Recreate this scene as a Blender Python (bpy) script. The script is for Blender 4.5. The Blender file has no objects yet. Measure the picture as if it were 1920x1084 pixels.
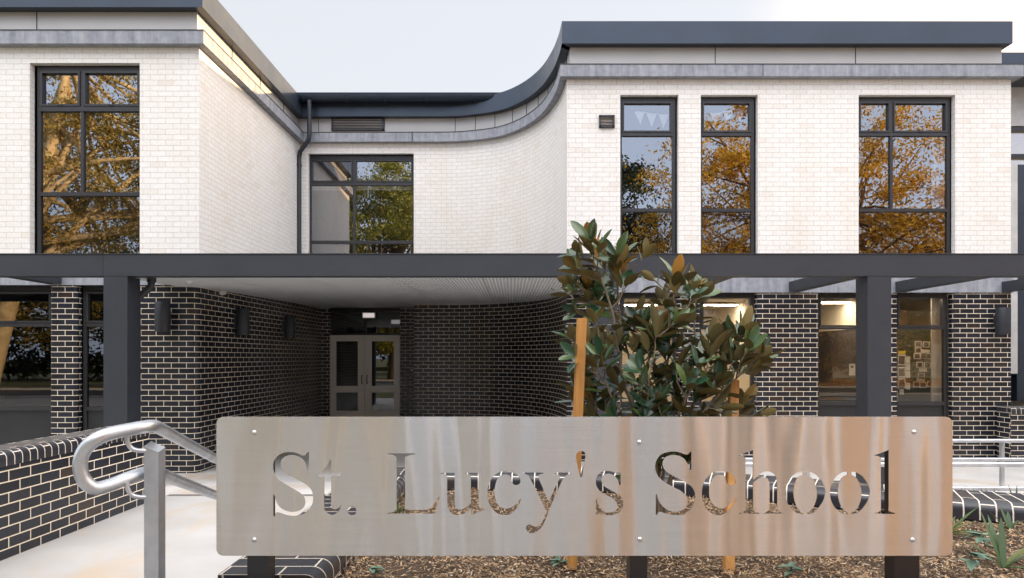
import bpy, bmesh, math, random
import numpy as np
from mathutils import Vector, Matrix
R = math.radians
S = bpy.context.scene
COL = S.collection
rng = random.Random(7)

# ------------------------------------------------------------------ camera
ZC = 1.55
cam = bpy.data.cameras.new('camera'); cam.lens = 24; cam.sensor_width = 36
cam.shift_y = 128/1920; cam.clip_end = 3000; cam.clip_start = 0.05
co = bpy.data.objects.new('camera', cam); COL.objects.link(co)
co.location = (0, 0, ZC); co.rotation_euler = (R(90), 0, 0)
S.camera = co
def P(px, py, Y):                       # photo pixel at distance Y -> point
    return Vector(((px-960)*Y/1280, Y, ZC+(670-py)*Y/1280))
def PX(px, Y): return (px-960)*Y/1280
def PZ(py, Y): return ZC+(670-py)*Y/1280

# ------------------------------------------------------------------ light
SUN_EL, SUN_AZ = 10.3, 27.0              # azimuth measured from +X towards +Y
w = bpy.data.worlds.new('World'); S.world = w; w.use_nodes = True
nt = w.node_tree; nt.nodes.clear()
sky = nt.nodes.new('ShaderNodeTexSky'); sky.sky_type = 'NISHITA'; sky.sun_disc = False
sky.sun_elevation = R(SUN_EL); sky.sun_rotation = R(90-SUN_AZ)
sky.dust_density = 2.0; sky.air_density = 1.0
bg = nt.nodes.new('ShaderNodeBackground'); bg.inputs['Strength'].default_value = 0.15
wo = nt.nodes.new('ShaderNodeOutputWorld')
# pale sky veil, boosted behind the camera to light the shaded building fronts
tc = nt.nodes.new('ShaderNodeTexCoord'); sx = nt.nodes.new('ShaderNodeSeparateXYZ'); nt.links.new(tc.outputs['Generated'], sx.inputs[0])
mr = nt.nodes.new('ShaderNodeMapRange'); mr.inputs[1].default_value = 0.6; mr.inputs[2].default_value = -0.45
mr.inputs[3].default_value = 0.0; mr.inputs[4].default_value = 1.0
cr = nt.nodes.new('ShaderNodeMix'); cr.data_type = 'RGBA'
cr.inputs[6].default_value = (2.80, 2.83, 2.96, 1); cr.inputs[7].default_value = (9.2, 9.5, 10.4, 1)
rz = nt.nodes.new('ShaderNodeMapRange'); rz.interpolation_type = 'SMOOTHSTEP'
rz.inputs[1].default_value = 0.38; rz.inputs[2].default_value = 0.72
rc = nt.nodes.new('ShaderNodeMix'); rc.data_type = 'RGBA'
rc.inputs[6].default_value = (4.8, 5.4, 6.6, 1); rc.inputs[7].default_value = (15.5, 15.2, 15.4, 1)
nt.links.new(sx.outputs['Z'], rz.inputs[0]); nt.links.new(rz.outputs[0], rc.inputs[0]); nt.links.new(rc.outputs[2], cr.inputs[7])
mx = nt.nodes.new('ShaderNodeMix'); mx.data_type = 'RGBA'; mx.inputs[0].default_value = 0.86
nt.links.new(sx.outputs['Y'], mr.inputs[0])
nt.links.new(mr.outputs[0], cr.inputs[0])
dp = nt.nodes.new('ShaderNodeVectorMath'); dp.operation = 'DOT_PRODUCT'; nt.links.new(tc.outputs['Generated'], dp.inputs[0])
dp.inputs[1].default_value = (math.cos(R(SUN_AZ))*math.cos(R(SUN_EL)), math.sin(R(SUN_AZ))*math.cos(R(SUN_EL)), math.sin(R(SUN_EL)))
gm = nt.nodes.new('ShaderNodeMapRange'); gm.interpolation_type = 'SMOOTHSTEP'; gm.inputs[1].default_value = .70; gm.inputs[2].default_value = 1.0
nt.links.new(dp.outputs['Value'], gm.inputs[0])
ga = nt.nodes.new('ShaderNodeMix'); ga.data_type = 'RGBA'; ga.blend_type = 'ADD'; ga.inputs[7].default_value = (9.0, 6.2, 3.4, 1)
nt.links.new(gm.outputs[0], ga.inputs[0]); nt.links.new(cr.outputs[2], ga.inputs[6])
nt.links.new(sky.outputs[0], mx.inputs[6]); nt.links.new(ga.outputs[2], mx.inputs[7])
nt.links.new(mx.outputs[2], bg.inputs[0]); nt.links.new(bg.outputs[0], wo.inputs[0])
sl = bpy.data.lights.new('sun', 'SUN'); sl.energy = 5.0; sl.angle = R(0.5); sl.color = (1.0, 0.66, 0.34)
so = bpy.data.objects.new('sun', sl); COL.objects.link(so)
sd = Vector((math.cos(R(SUN_AZ))*math.cos(R(SUN_EL)), math.sin(R(SUN_AZ))*math.cos(R(SUN_EL)), math.sin(R(SUN_EL))))
so.rotation_euler = sd.to_track_quat('Z', 'Y').to_euler(); so.location = (30, 20, 30)
S.view_settings.view_transform = 'Standard'; S.view_settings.look = 'None'
S.view_settings.exposure = 1.08; S.view_settings.gamma = 1
S.render.engine = 'CYCLES'
S.cycles.max_bounces = 10; S.cycles.transparent_max_bounces = 16

# ------------------------------------------------------------------ helpers
class MB:
    def __init__(s): s.v = []; s.f = []; s.uv = []; s.mi = []; s.sm = []
    def face(s, pts, uv=None, mi=0, smooth=False):
        b = len(s.v); s.v += [tuple(p) for p in pts]; s.f.append(tuple(range(b, b+len(pts))))
        if uv is None:
            n = (Vector(pts[1])-Vector(pts[0])).cross(Vector(pts[2])-Vector(pts[1]))
            a = [abs(c) for c in n]
            if a[2] >= a[0] and a[2] >= a[1]: uv = [(p[0], p[1]) for p in pts]
            elif a[0] >= a[1]: uv = [(p[1], p[2]) for p in pts]
            else: uv = [(p[0], p[2]) for p in pts]
        s.uv += uv; s.mi.append(mi); s.sm.append(smooth)
    def box(s, x0, x1, y0, y1, z0, z1, mi=0):
        p = [(x0,y0,z0),(x1,y0,z0),(x1,y1,z0),(x0,y1,z0),(x0,y0,z1),(x1,y0,z1),(x1,y1,z1),(x0,y1,z1)]
        for q in ((0,3,2,1),(4,5,6,7),(0,1,5,4),(1,2,6,5),(2,3,7,6),(3,0,4,7)):
            s.face([p[i] for i in q], mi=mi)
    def room(s, x0, x1, y0, y1, z0, z1):        # five inward faces, open towards -Y
        p = [(x0,y0,z0),(x1,y0,z0),(x1,y1,z0),(x0,y1,z0),(x0,y0,z1),(x1,y0,z1),(x1,y1,z1),(x0,y1,z1)]
        for q in ((0,1,2,3),(4,7,6,5),(1,5,6,2),(2,6,7,3),(3,7,4,0)): s.face([p[i] for i in q])
    def tube(s, pts, r, n=12, cap=True, mi=0):
        pts = [Vector(p) for p in pts]; k = len(pts)
        rr = r if isinstance(r, (list, tuple)) else [r]*k
        t0 = (pts[1]-pts[0]).normalized()
        up = Vector((0,0,1)) if abs(t0.z) < .9 else Vector((1,0,0))
        a = t0.cross(up).normalized(); rings = []; L = 0
        b0 = len(s.v)
        for i, p in enumerate(pts):
            t = (pts[min(i+1,k-1)]-pts[max(i-1,0)]).normalized()
            a = (a - t*a.dot(t)).normalized(); b = t.cross(a)
            rings.append([p+(a*math.cos(2*math.pi*j/n)+b*math.sin(2*math.pi*j/n))*rr[i] for j in range(n)])
            s.v += [tuple(q) for q in rings[-1]]
        for i in range(k-1):
            d = (pts[i+1]-pts[i]).length
            for j in range(n):
                j2 = (j+1) % n
                s.f.append((b0+i*n+j, b0+i*n+j2, b0+(i+1)*n+j2, b0+(i+1)*n+j))
                s.uv += [(j/n, L), ((j+1)/n, L), ((j+1)/n, L+d), (j/n, L+d)]; s.mi.append(mi); s.sm.append(True)
            L += d
        if cap:
            s.face(list(reversed(rings[0])), mi=mi); s.face(rings[-1], mi=mi)
    def cyl(s, c, r, z0, z1, n=28, mi=0):
        s.tube([(c[0],c[1],z0),(c[0],c[1],z1)], r, n, mi=mi)
    def sweep(s, path, prof, closed=False, smooth=False, uvswap=False, uoff=0, caps=True, mi=0):
        """path: (x,y) list; prof: (outward offset, z) list (closed loop). outward = right of travel"""
        offs = {}
        for d, z in prof:
            if d not in offs: offs[d] = offset(path, d)
        cum = [0]
        for i in range(1, len(path)): cum.append(cum[-1]+math.dist(path[i], path[i-1]))
        m = len(prof); pl = [0]
        for j in range(1, m+1): pl.append(pl[-1]+math.dist(prof[j % m], prof[j-1]))
        rings = [[(offs[d][i][0], offs[d][i][1], z) for d, z in prof] for i in range(len(path))]
        b0 = len(s.v)
        for r_ in rings: s.v += r_
        for i in range(len(path)-1):
            for j in range(m):
                j2 = (j+1) % m
                s.f.append((b0+i*m+j, b0+(i+1)*m+j, b0+(i+1)*m+j2, b0+i*m+j2))
                q = [(cum[i], pl[j]), (cum[i+1], pl[j]), (cum[i+1], pl[j+1]), (cum[i], pl[j+1])]
                if uvswap: q = [(b+uoff, a) for a, b in q]
                s.uv += q; s.mi.append(mi); s.sm.append(smooth)
        if caps:
            s.face(list(reversed(rings[0])), mi=mi); s.face(rings[-1], mi=mi)
    def build(s, name, mats, parent=None, sharp=None):
        me = bpy.data.meshes.new(name)
        me.from_pydata(s.v, [], s.f)
        ul = me.uv_layers.new(name='UVMap')
        ul.data.foreach_set('uv', np.array(s.uv, dtype=np.float32).ravel())
        if not isinstance(mats, (list, tuple)): mats = [mats]
        for m in mats: me.materials.append(m)
        me.polygons.foreach_set('material_index', s.mi)
        me.polygons.foreach_set('use_smooth', s.sm)
        me.update()
        if sharp: me.set_sharp_from_angle(angle=R(sharp))
        o = bpy.data.objects.new(name, me); COL.objects.link(o)
        if parent is not None: adopt(o, parent)
        return o
def adopt(o, parent):
    o.parent = parent
    m = Matrix.Translation(parent_world(parent)).inverted()
    o.matrix_parent_inverse = m
def parent_world(p):
    # only Empties carry an offset here; parts are modelled in world coordinates
    return Vector(p.location) if p.type == 'EMPTY' else Vector((0,0,0))
def offset(path, d):
    out = []
    n = len(path)
    for i in range(n):
        ns = []
        for a, b in ((i-1, i), (i, i+1)):
            if a < 0 or b >= n: continue
            dx, dy = path[b][0]-path[a][0], path[b][1]-path[a][1]
            l = math.hypot(dx, dy); ns.append((dy/l, -dx/l))
        if len(ns) == 1: nx, ny = ns[0]; k = 1
        else:
            nx, ny = ns[0][0]+ns[1][0], ns[0][1]+ns[1][1]; l = math.hypot(nx, ny); nx /= l; ny /= l
            k = 1/max(.3, nx*ns[0][0]+ny*ns[0][1])
        out.append((path[i][0]+nx*d*k, path[i][1]+ny*d*k))
    return out
def spline(pts, n=6, closed=False):
    pts = [Vector(p) for p in pts]; out = []; N = len(pts)
    for i in range(N if closed else N-1):
        if closed: a, b, c, d = pts[i-1], pts[i], pts[(i+1) % N], pts[(i+2) % N]
        else: a, b, c, d = pts[max(i-1,0)], pts[i], pts[i+1], pts[min(i+2,N-1)]
        for k in range(n):
            t = k/n
            out.append(.5*((2*b)+(c-a)*t+(2*a-5*b+4*c-d)*t*t+(3*b-a-3*c+d)*t**3))
    if not closed: out.append(pts[-1])
    return out
def tag(o, label=None, cat=None, group=None, kind=None):
    if label: o['label'] = label
    if cat: o['category'] = cat
    if group: o['group'] = group
    if kind: o['kind'] = kind
    return o
def thing(name, label, cat, loc=(0,0,0), group=None):
    o = bpy.data.objects.new(name, None); COL.objects.link(o); o.location = loc; o.empty_display_size = .2
    return tag(o, label, cat, group)
def quads(name, C, A, B, mats, mi=None, rnd=None, parent=None):
    """numpy cloud of quads: centre, half-length axis, half-width axis"""
    n = len(C); V = np.empty((n,4,3), np.float32)
    V[:,0] = C-A-B*.35; V[:,1] = C-A*.1-B; V[:,2] = C+A; V[:,3] = C-A*.1+B
    me = bpy.data.meshes.new(name)
    me.vertices.add(n*4); me.vertices.foreach_set('co', V.ravel())
    me.loops.add(n*4); me.loops.foreach_set('vertex_index', np.arange(n*4, dtype=np.int32))
    me.polygons.add(n); me.polygons.foreach_set('loop_start', np.arange(0, n*4, 4, dtype=np.int32))
    me.update(calc_edges=True)
    at = me.attributes.new('rnd', 'FLOAT', 'FACE')
    at.data.foreach_set('value', (np.random.RandomState(3).rand(n) if rnd is None else rnd).astype(np.float32))
    for m in mats: me.materials.append(m)
    if mi is not None: me.polygons.foreach_set('material_index', mi.astype(np.int32))
    o = bpy.data.objects.new(name, me); COL.objects.link(o)
    if parent is not None: adopt(o, parent)
    return o

# ------------------------------------------------------------------ materials
def new_mat(name):
    m = bpy.data.materials.new(name); m.use_nodes = True
    n = m.node_tree; b = n.nodes['Principled BSDF']; return m, n, b
def N(nt, t, **kw):
    n = nt.nodes.new(t)
    for k, v in kw.items(): setattr(n, k, v)
    return n
def noise(nt, scale, detail=4, vec=None, stretch=None, rough=.55):
    t = N(nt, 'ShaderNodeTexNoise'); t.inputs['Scale'].default_value = scale
    t.inputs['Detail'].default_value = detail; t.inputs['Roughness'].default_value = rough
    if vec is None:
        c = N(nt, 'ShaderNodeTexCoord'); vec = c.outputs['Object']
    if stretch:
        mp = N(nt, 'ShaderNodeMapping'); mp.inputs['Scale'].default_value = stretch
        nt.links.new(vec, mp.inputs[0]); vec = mp.outputs[0]
    nt.links.new(vec, t.inputs['Vector']); return t.outputs['Fac']
def ramp(nt, fac, stops):
    r = N(nt, 'ShaderNodeValToRGB'); e = r.color_ramp.elements
    while len(e) < len(stops): e.new(.5)
    for i, (p, c) in enumerate(stops): e[i].position = p; e[i].color = (*c, 1)
    nt.links.new(fac, r.inputs[0]); return r.outputs[0]
def mixc(nt, fac, a, b, mode='MIX'):
    m = N(nt, 'ShaderNodeMix', data_type='RGBA', blend_type=mode)
    for i, x in ((0, fac), (6, a), (7, b)):
        if isinstance(x, (int, float)): m.inputs[i].default_value = x
        elif isinstance(x, tuple): m.inputs[i].default_value = (*x, 1)
        else: nt.links.new(x, m.inputs[i])
    return m.outputs[2]
def bump(nt, b, h, strength=.3, dist=.01):
    bp = N(nt, 'ShaderNodeBump'); bp.inputs['Strength'].default_value = strength; bp.inputs['Distance'].default_value = dist
    nt.links.new(h, bp.inputs['Height']); nt.links.new(bp.outputs[0], b.inputs['Normal'])
def simple(name, c1, c2=None, rough=.5, metal=0, scale=6, bumpS=.1, rr=None, stretch=None, spec=.5):
    m, n, b = new_mat(name)
    f = noise(n, scale, 6, stretch=stretch)
    c2 = c2 or tuple(x*.82 for x in c1)
    n.links.new(ramp(n, f, [(.3, c2), (.7, c1)]), b.inputs['Base Color'])
    b.inputs['Metallic'].default_value = metal; b.inputs['Specular IOR Level'].default_value = spec
    if rr:
        n.links.new(ramp(n, noise(n, scale*2.3, 5), [(.3, (rr[0],)*3), (.7, (rr[1],)*3)]), b.inputs['Roughness'])
    else: b.inputs['Roughness'].default_value = rough
    if bumpS: bump(n, b, noise(n, scale*9, 5), bumpS, .004)
    return m
def brick_mat(name, bw, rh, mort, cols, mortar, rough, offs=.5, stain=None, bstr=.6, mrough=.9, spec=.5):
    m, n, b = new_mat(name)
    uv = N(n, 'ShaderNodeUVMap'); uv.uv_map = 'UVMap'
    # tiny wobble so edges are not ruler-straight
    nz = N(n, 'ShaderNodeTexNoise'); nz.inputs['Scale'].default_value = 18; n.links.new(uv.outputs[0], nz.inputs['Vector'])
    sub = N(n, 'ShaderNodeVectorMath', operation='SUBTRACT'); sub.inputs[1].default_value = (.5,.5,.5); n.links.new(nz.outputs['Color'], sub.inputs[0])
    sc = N(n, 'ShaderNodeVectorMath', operation='SCALE'); sc.inputs['Scale'].default_value = .0035; n.links.new(sub.outputs[0], sc.inputs[0])
    ad = N(n, 'ShaderNodeVectorMath', operation='ADD'); n.links.new(uv.outputs[0], ad.inputs[0]); n.links.new(sc.outputs[0], ad.inputs[1])
    def bt(c1, c2, mo):
        t = N(n, 'ShaderNodeTexBrick'); t.offset = offs; t.inputs['Scale'].default_value = 1
        t.inputs['Brick Width'].default_value = bw; t.inputs['Row Height'].default_value = rh
        t.inputs['Mortar Size'].default_value = mort; t.inputs['Mortar Smooth'].default_value = .15
        t.inputs['Color1'].default_value = (*c1, 1); t.inputs['Color2'].default_value = (*c2, 1); t.inputs['Mortar'].default_value = (*mo, 1)
        t.inputs['Bias'].default_value = 0
        n.links.new(ad.outputs[0], t.inputs['Vector']); return t
    t = bt((0,0,0), (1,1,1), (0,0,0))           # random grey per brick
    colr = ramp(n, t.outputs['Color'], cols)
    f = noise(n, 30, 5)
    colr = mixc(n, .35, colr, ramp(n, f, [(.3, (.75,.75,.75)), (.7, (1.15,1.15,1.15))]), 'MULTIPLY')
    mcol = mixc(n, noise(n, 7, 4), tuple(x*.85 for x in mortar), mortar)
    c = mixc(n, t.outputs['Fac'], colr, mcol)
    if stain:
        c = mixc(n, ramp(n, noise(n, 1.1, 6, stretch=(1.6,1.6,.35), rough=.65), [(.46, (0,0,0)), (.76, (.6,.6,.6))]), c, mixc(n, 1.0, c, stain, 'MULTIPLY'))
    n.links.new(c, b.inputs['Base Color'])
    rg = N(n, 'ShaderNodeMix'); rg.data_type = 'FLOAT'
    rg.inputs[2].default_value = rough; rg.inputs[3].default_value = mrough
    n.links.new(t.outputs['Fac'], rg.inputs[0]); n.links.new(rg.outputs[0], b.inputs['Roughness'])
    b.inputs['Specular IOR Level'].default_value = spec
    h = N(n, 'ShaderNodeMath', operation='MULTIPLY_ADD')
    n.links.new(f, h.inputs[0]); h.inputs[1].default_value = .12
    inv = N(n, 'ShaderNodeMath', operation='SUBTRACT'); inv.inputs[0].default_value = 1; n.links.new(t.outputs['Fac'], inv.inputs[1])
    mul = N(n, 'ShaderNodeMath', operation='MULTIPLY'); mul.inputs[1].default_value = .9; n.links.new(inv.outputs[0], mul.inputs[0])
    # each brick sits a hair in or out
    rc = N(n, 'ShaderNodeMath', operation='MULTIPLY_ADD'); n.links.new(t.outputs['Color'], rc.inputs[0]); rc.inputs[1].default_value = .25
    n.links.new(mul.outputs[0], rc.inputs[2]); n.links.new(rc.outputs[0], h.inputs[2])
    bump(n, b, h.outputs[0], bstr, .006)
    return m
M = {}
M['white_brick'] = brick_mat('white_brick', .24, .086, .0035,
    [(0, (.82,.79,.75)), (.35, (.84,.815,.78)), (.7, (.81,.775,.73)), (.93, (.835,.81,.77)), (1, (.78,.725,.66))],
    (.66,.58,.50), .75, stain=(.93,.87,.79), bstr=.7)
M['dark_brick'] = brick_mat('dark_brick', .24, .086, .0052,
    [(0, (.012,.014,.021)), (.3, (.018,.021,.031)), (.55, (.009,.010,.015)), (.85, (.021,.022,.028)), (.97, (.030,.021,.019)), (1, (.048,.030,.022))],
    (.88,.75,.58), .27, bstr=.8, spec=.40, stain=(1.65,1.75,1.95))
M['coping_brick'] = brick_mat('coping_brick', .30, .086, .0045,
    [(0, (.016,.018,.024)), (.4, (.028,.030,.038)), (.8, (.020,.020,.026)), (1, (.05,.036,.032))],
    (.78,.70,.60), .30, offs=1/3, bstr=.6, spec=.6)
M['flat_coping'] = brick_mat('flat_coping', .24, .116, .0045,
    [(0, (.020,.022,.028)), (.5, (.03,.032,.04)), (.9, (.05,.036,.032)), (1, (.09,.055,.038))],
    (.60,.52,.43), .35, bstr=.6)
M['concrete'] = simple('concrete', (.58,.57,.56), (.46,.455,.46), scale=3, rr=(.6,.85), bumpS=.15)
# precast band: streaky drips
def band_mat():
    m, n, b = new_mat('precast_band')
    f = noise(n, 2.0, 7, stretch=(5, 5, .5), rough=.7)
    g = noise(n, 9, 4)
    c = ramp(n, f, [(.34, (.17,.185,.22)), (.5, (.25,.265,.30)), (.66, (.34,.35,.385))])
    n.links.new(mixc(n, .25, c, ramp(n, g, [(.3,(.15,.15,.17)),(.7,(.5,.5,.52))])), b.inputs['Base Color'])
    b.inputs['Roughness'].default_value = .75; bump(n, b, g, .15, .004); return m
M['band'] = band_mat()
def paving_mat(nm='path_concrete', k=.94):
    m, n, b = new_mat(nm)
    f = noise(n, 1.2, 6); g = noise(n, 40, 4); h = noise(n, .9, 6, stretch=(1.6,.8,1), rough=.6)
    c = ramp(n, f, [(.3, (.42*k,.405*k,.385*k)), (.7, (.53*k,.515*k,.495*k))])
    c = mixc(n, ramp(n, h, [(.50,(0,0,0)),(.70,(.75,.75,.75))]), c, (.50,.36,.22))
    n.links.new(c, b.inputs['Base Color']); b.inputs['Roughness'].default_value = .8
    bump(n, b, g, .12, .003); return m
M['paving'] = paving_mat(); M['new_paving'] = paving_mat('forecourt_concrete', 1.22)
M['old_paving'] = simple('old_footpath', (.36,.34,.31), (.22,.21,.195), rough=.9, scale=1.1, bumpS=.15)
M['joint'] = simple('joint_grey', (.16,.15,.14), rough=.9)
M['dark_steel'] = simple('charcoal_paint', (.030,.034,.043), (.026,.029,.037), rr=(.42,.55), bumpS=.05, scale=2)
M['roof_metal'] = simple('slate_blue_metal', (.045,.060,.085), (.038,.050,.070), rr=(.28,.40), bumpS=.04, scale=1.2, metal=.35)
M['frame'] = simple('window_frame_paint', (.042,.042,.046), (.036,.036,.04), rough=.38, bumpS=0, metal=.3)
M['panel'] = simple('fascia_panel', (.50,.49,.475), (.46,.45,.44), rough=.55, bumpS=.03, scale=1.5)
M['black'] = simple('black_gloss', (.012,.012,.014), rough=.3, bumpS=0)
M['spandrel'] = simple('spandrel_panel', (.022,.024,.027), rough=.35, bumpS=0)
M['door'] = simple('door_paint', (.74,.69,.63), (.71,.66,.60), rough=.5, bumpS=.03)
M['galv'] = simple('galvanised_steel', (.60,.62,.65), (.42,.44,.47), scale=9, rr=(.28,.48), metal=.85, bumpS=.08)
M['bolt'] = simple('polished_bolt', (.7,.69,.67), rough=.2, metal=1, bumpS=0)
M['white_plastic'] = simple('white_plastic', (.72,.71,.69), rough=.4, bumpS=0)
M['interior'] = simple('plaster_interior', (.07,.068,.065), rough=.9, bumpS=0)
M['warm_interior'] = simple('cream_interior', (.60,.54,.44), (.56,.50,.41), rough=.9, bumpS=0)
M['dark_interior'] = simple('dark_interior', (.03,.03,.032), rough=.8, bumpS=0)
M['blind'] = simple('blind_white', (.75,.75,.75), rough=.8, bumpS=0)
M['curtain'] = simple('curtain_cream', (.66,.60,.50), (.56,.50,.42), rough=.9, scale=3, stretch=(8,1,.3))
M['board'] = simple('green_board', (.014,.032,.020), rough=.8, bumpS=0)
M['paper'] = simple('paper', (.70,.66,.58), rough=.8, bumpS=0)
M['photo'] = simple('photo_print', (.16,.13,.11), (.03,.03,.035), rough=.4, scale=28, bumpS=0)
M['yellow'] = simple('yellow_paper', (.75,.52,.05), rough=.8, bumpS=0)
M['soil'] = simple('mulch_bed', (.09,.055,.03), (.03,.02,.013), rough=1, scale=30, bumpS=.8)
M['asphalt'] = simple('asphalt', (.055,.055,.057), (.04,.04,.042), rough=.9, scale=20, bumpS=.4)
M['grass'] = simple('grass', (.15,.14,.05), (.09,.09,.03), rough=.95, scale=5, bumpS=.5)
def ribbed():
    m, n, b = new_mat('ribbed_soffit')
    tc = N(n, 'ShaderNodeTexCoord'); sp = N(n, 'ShaderNodeSeparateXYZ'); n.links.new(tc.outputs['Object'], sp.inputs[0])
    mu = N(n, 'ShaderNodeMath', operation='MULTIPLY'); mu.inputs[1].default_value = 2*math.pi/.05; n.links.new(sp.outputs['X'], mu.inputs[0])
    si = N(n, 'ShaderNodeMath', operation='SINE'); n.links.new(mu.outputs[0], si.inputs[0])
    c = ramp(n, si.outputs[0], [(.2, (.46,.47,.48)), (.6, (.76,.765,.775))])
    n.links.new(c, b.inputs['Base Color']); b.inputs['Roughness'].default_value = .55
    bump(n, b, si.outputs[0], .6, .01); return m
M['soffit'] = ribbed()
def steel():
    m, n, b = new_mat('brushed_stainless')
    tc = N(n, 'ShaderNodeTexCoord')
    f = noise(n, 60, 4, vec=tc.outputs['Object'], stretch=(.04, 1, 6))
    n.links.new(ramp(n, f, [(.3, (.60,.58,.555)), (.7, (.68,.66,.635))]), b.inputs['Base Color'])
    b.inputs['Metallic'].default_value = 1
    b.inputs['Roughness'].default_value = .25; b.inputs['Anisotropic'].default_value = 1.0; b.inputs['Anisotropic Rotation'].default_value = .25
    tg = N(n, 'ShaderNodeTangent'); tg.direction_type = 'UV_MAP'; tg.uv_map = 'UVMap'
    n.links.new(tg.outputs[0], b.inputs['Tangent'])
    # rolled sheet is never flat: long soft vertical waves
    wv = noise(n, 2.3, 2, vec=tc.outputs['Object'], stretch=(1.5, 1, .22), rough=.35)
    bump(n, b, wv, 1.0, .055)
    return m
M['steel'] = steel()
def glass(name, refl, tint=(.8,.82,.84)):
    m, n, b = new_mat(name); n.nodes.remove(b)
    out = n.nodes['Material Output']
    gl = N(n, 'ShaderNodeBsdfGlossy'); gl.inputs['Roughness'].default_value = .0; gl.inputs['Color'].default_value = (.93,.95,1,1)
    tr = N(n, 'ShaderNodeBsdfTransparent'); tr.inputs['Color'].default_value = (*tint, 1)
    ms = N(n, 'ShaderNodeMixShader'); lw = N(n, 'ShaderNodeFresnel'); lw.inputs['IOR'].default_value = 1.5
    mp = N(n, 'ShaderNodeMapRange'); mp.inputs[1].default_value = .04; mp.inputs[2].default_value = 1; mp.inputs[3].default_value = refl; mp.inputs[4].default_value = 1
    n.links.new(lw.outputs[0], mp.inputs[0]); n.links.new(mp.outputs[0], ms.inputs[0])
    n.links.new(tr.outputs[0], ms.inputs[1]); n.links.new(gl.outputs[0], ms.inputs[2]); n.links.new(ms.outputs[0], out.inputs[0])
    bp = N(n, 'ShaderNodeBump'); bp.inputs['Strength'].default_value = .02; bp.inputs['Distance'].default_value = .01
    n.links.new(noise(n, 1.6, 2), bp.inputs['Height']); n.links.new(bp.outputs[0], gl.inputs['Normal'])
    return m
M['glass_up'] = glass('coated_glass', .29, (.9,.92,.95))
M['glass_low'] = glass('frosted_lower_glass', .20, (.8,.82,.85))
M['glass_gf'] = glass('clear_glass', .08, (.9,.88,.84))
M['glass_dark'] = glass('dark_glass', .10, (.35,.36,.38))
def emis(name, col, st):
    m, n, b = new_mat(name); b.inputs['Base Color'].default_value = (*col, 1)
    b.inputs['Emission Color'].default_value = (*col, 1); b.inputs['Emission Strength'].default_value = st; return m
M['lamp'] = emis('warm_lamp', (1,.84,.62), 14.0)
M['exit'] = emis('pale_sign_light', (.75,.68,.66), .35)
def leaf_mat(name, stops, rough=.5, trans=.0, spec=.5):
    m, n, b = new_mat(name)
    a = N(n, 'ShaderNodeAttribute'); a.attribute_name = 'rnd'
    c = ramp(n, a.outputs['Fac'], stops)
    n.links.new(c, b.inputs['Base Color']); b.inputs['Roughness'].default_value = rough
    b.inputs['Specular IOR Level'].default_value = spec
    if trans:
        out = n.nodes['Material Output']; tl = N(n, 'ShaderNodeBsdfTranslucent'); n.links.new(c, tl.inputs[0])
        ms = N(n, 'ShaderNodeMixShader'); ms.inputs[0].default_value = trans
        n.links.new(b.outputs[0], ms.inputs[1]); n.links.new(tl.outputs[0], ms.inputs[2]); n.links.new(ms.outputs[0], out.inputs[0])
    return m
M['leaf_top'] = leaf_mat('magnolia_upper', [(0,(.012,.045,.022)),(.5,(.025,.07,.03)),(1,(.09,.13,.035))], .22, spec=.7)
M['leaf_under'] = leaf_mat('magnolia_underside', [(0,(.14,.11,.045)),(.4,(.20,.16,.06)),(.7,(.27,.19,.06)),(.9,(.38,.20,.04)),(1,(.48,.24,.04))], .6, .12)
M['stem'] = simple('stem_bark', (.26,.20,.13), (.13,.10,.07), rough=.85, scale=20)
M['timber'] = simple('hardwood_stake', (.55,.27,.07), (.38,.17,.04), rough=.7, scale=4, stretch=(12,12,.6))
M['strap'] = leaf_mat('strap_leaf', [(0,(.02,.06,.015)),(.6,(.05,.10,.02)),(1,(.16,.17,.04))], .4, .15)
M['mint'] = leaf_mat('seedling_leaf', [(0,(.06,.13,.09)),(1,(.14,.22,.15))], .45)
M['chips'] = leaf_mat('bark_chips', [(0,(.05,.032,.022)),(.3,(.16,.095,.05)),(.55,(.29,.18,.09)),(.78,(.42,.29,.17)),(.93,(.58,.47,.34)),(1,(.58,.27,.06))], .8)
M['gold'] = leaf_mat('autumn_leaves', [(0,(.16,.10,.02)),(.3,(.42,.23,.02)),(.6,(.72,.43,.03)),(1,(.88,.62,.09))], .6, .35)
M['litter'] = leaf_mat('fallen_leaf', [(0,(.50,.22,.03)),(.5,(.75,.38,.06)),(1,(.88,.52,.12))], .7)
M['green'] = leaf_mat('tree_leaves', [(0,(.06,.09,.015)),(.45,(.20,.22,.03)),(1,(.46,.42,.07))], .5, .3)
M['gumleaf'] = leaf_mat('gum_leaves', [(0,(.07,.07,.015)),(.45,(.24,.19,.04)),(1,(.52,.38,.08))], .5, .3)
M['darkleaf'] = leaf_mat('conifer_leaves', [(0,(.015,.03,.012)),(1,(.04,.06,.02))], .6, .1)
M['bark_pale'] = simple('pale_bark', (.80,.66,.42), (.42,.32,.19), rough=.9, scale=3, bumpS=.6)
M['bark_dark'] = simple('dark_bark', (.20,.13,.08), (.09,.06,.04), rough=.95, scale=5, bumpS=.6)
M['terracotta'] = simple('terracotta_roof', (.45,.17,.07), (.30,.11,.05), rough=.8, scale=5, bumpS=.3)
M['render'] = simple('pale_render', (.60,.585,.57), rough=.8, bumpS=.05)
M['flag'] = simple('bunting_fabric', (.9,.9,.9), rough=.8, bumpS=0)

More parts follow.
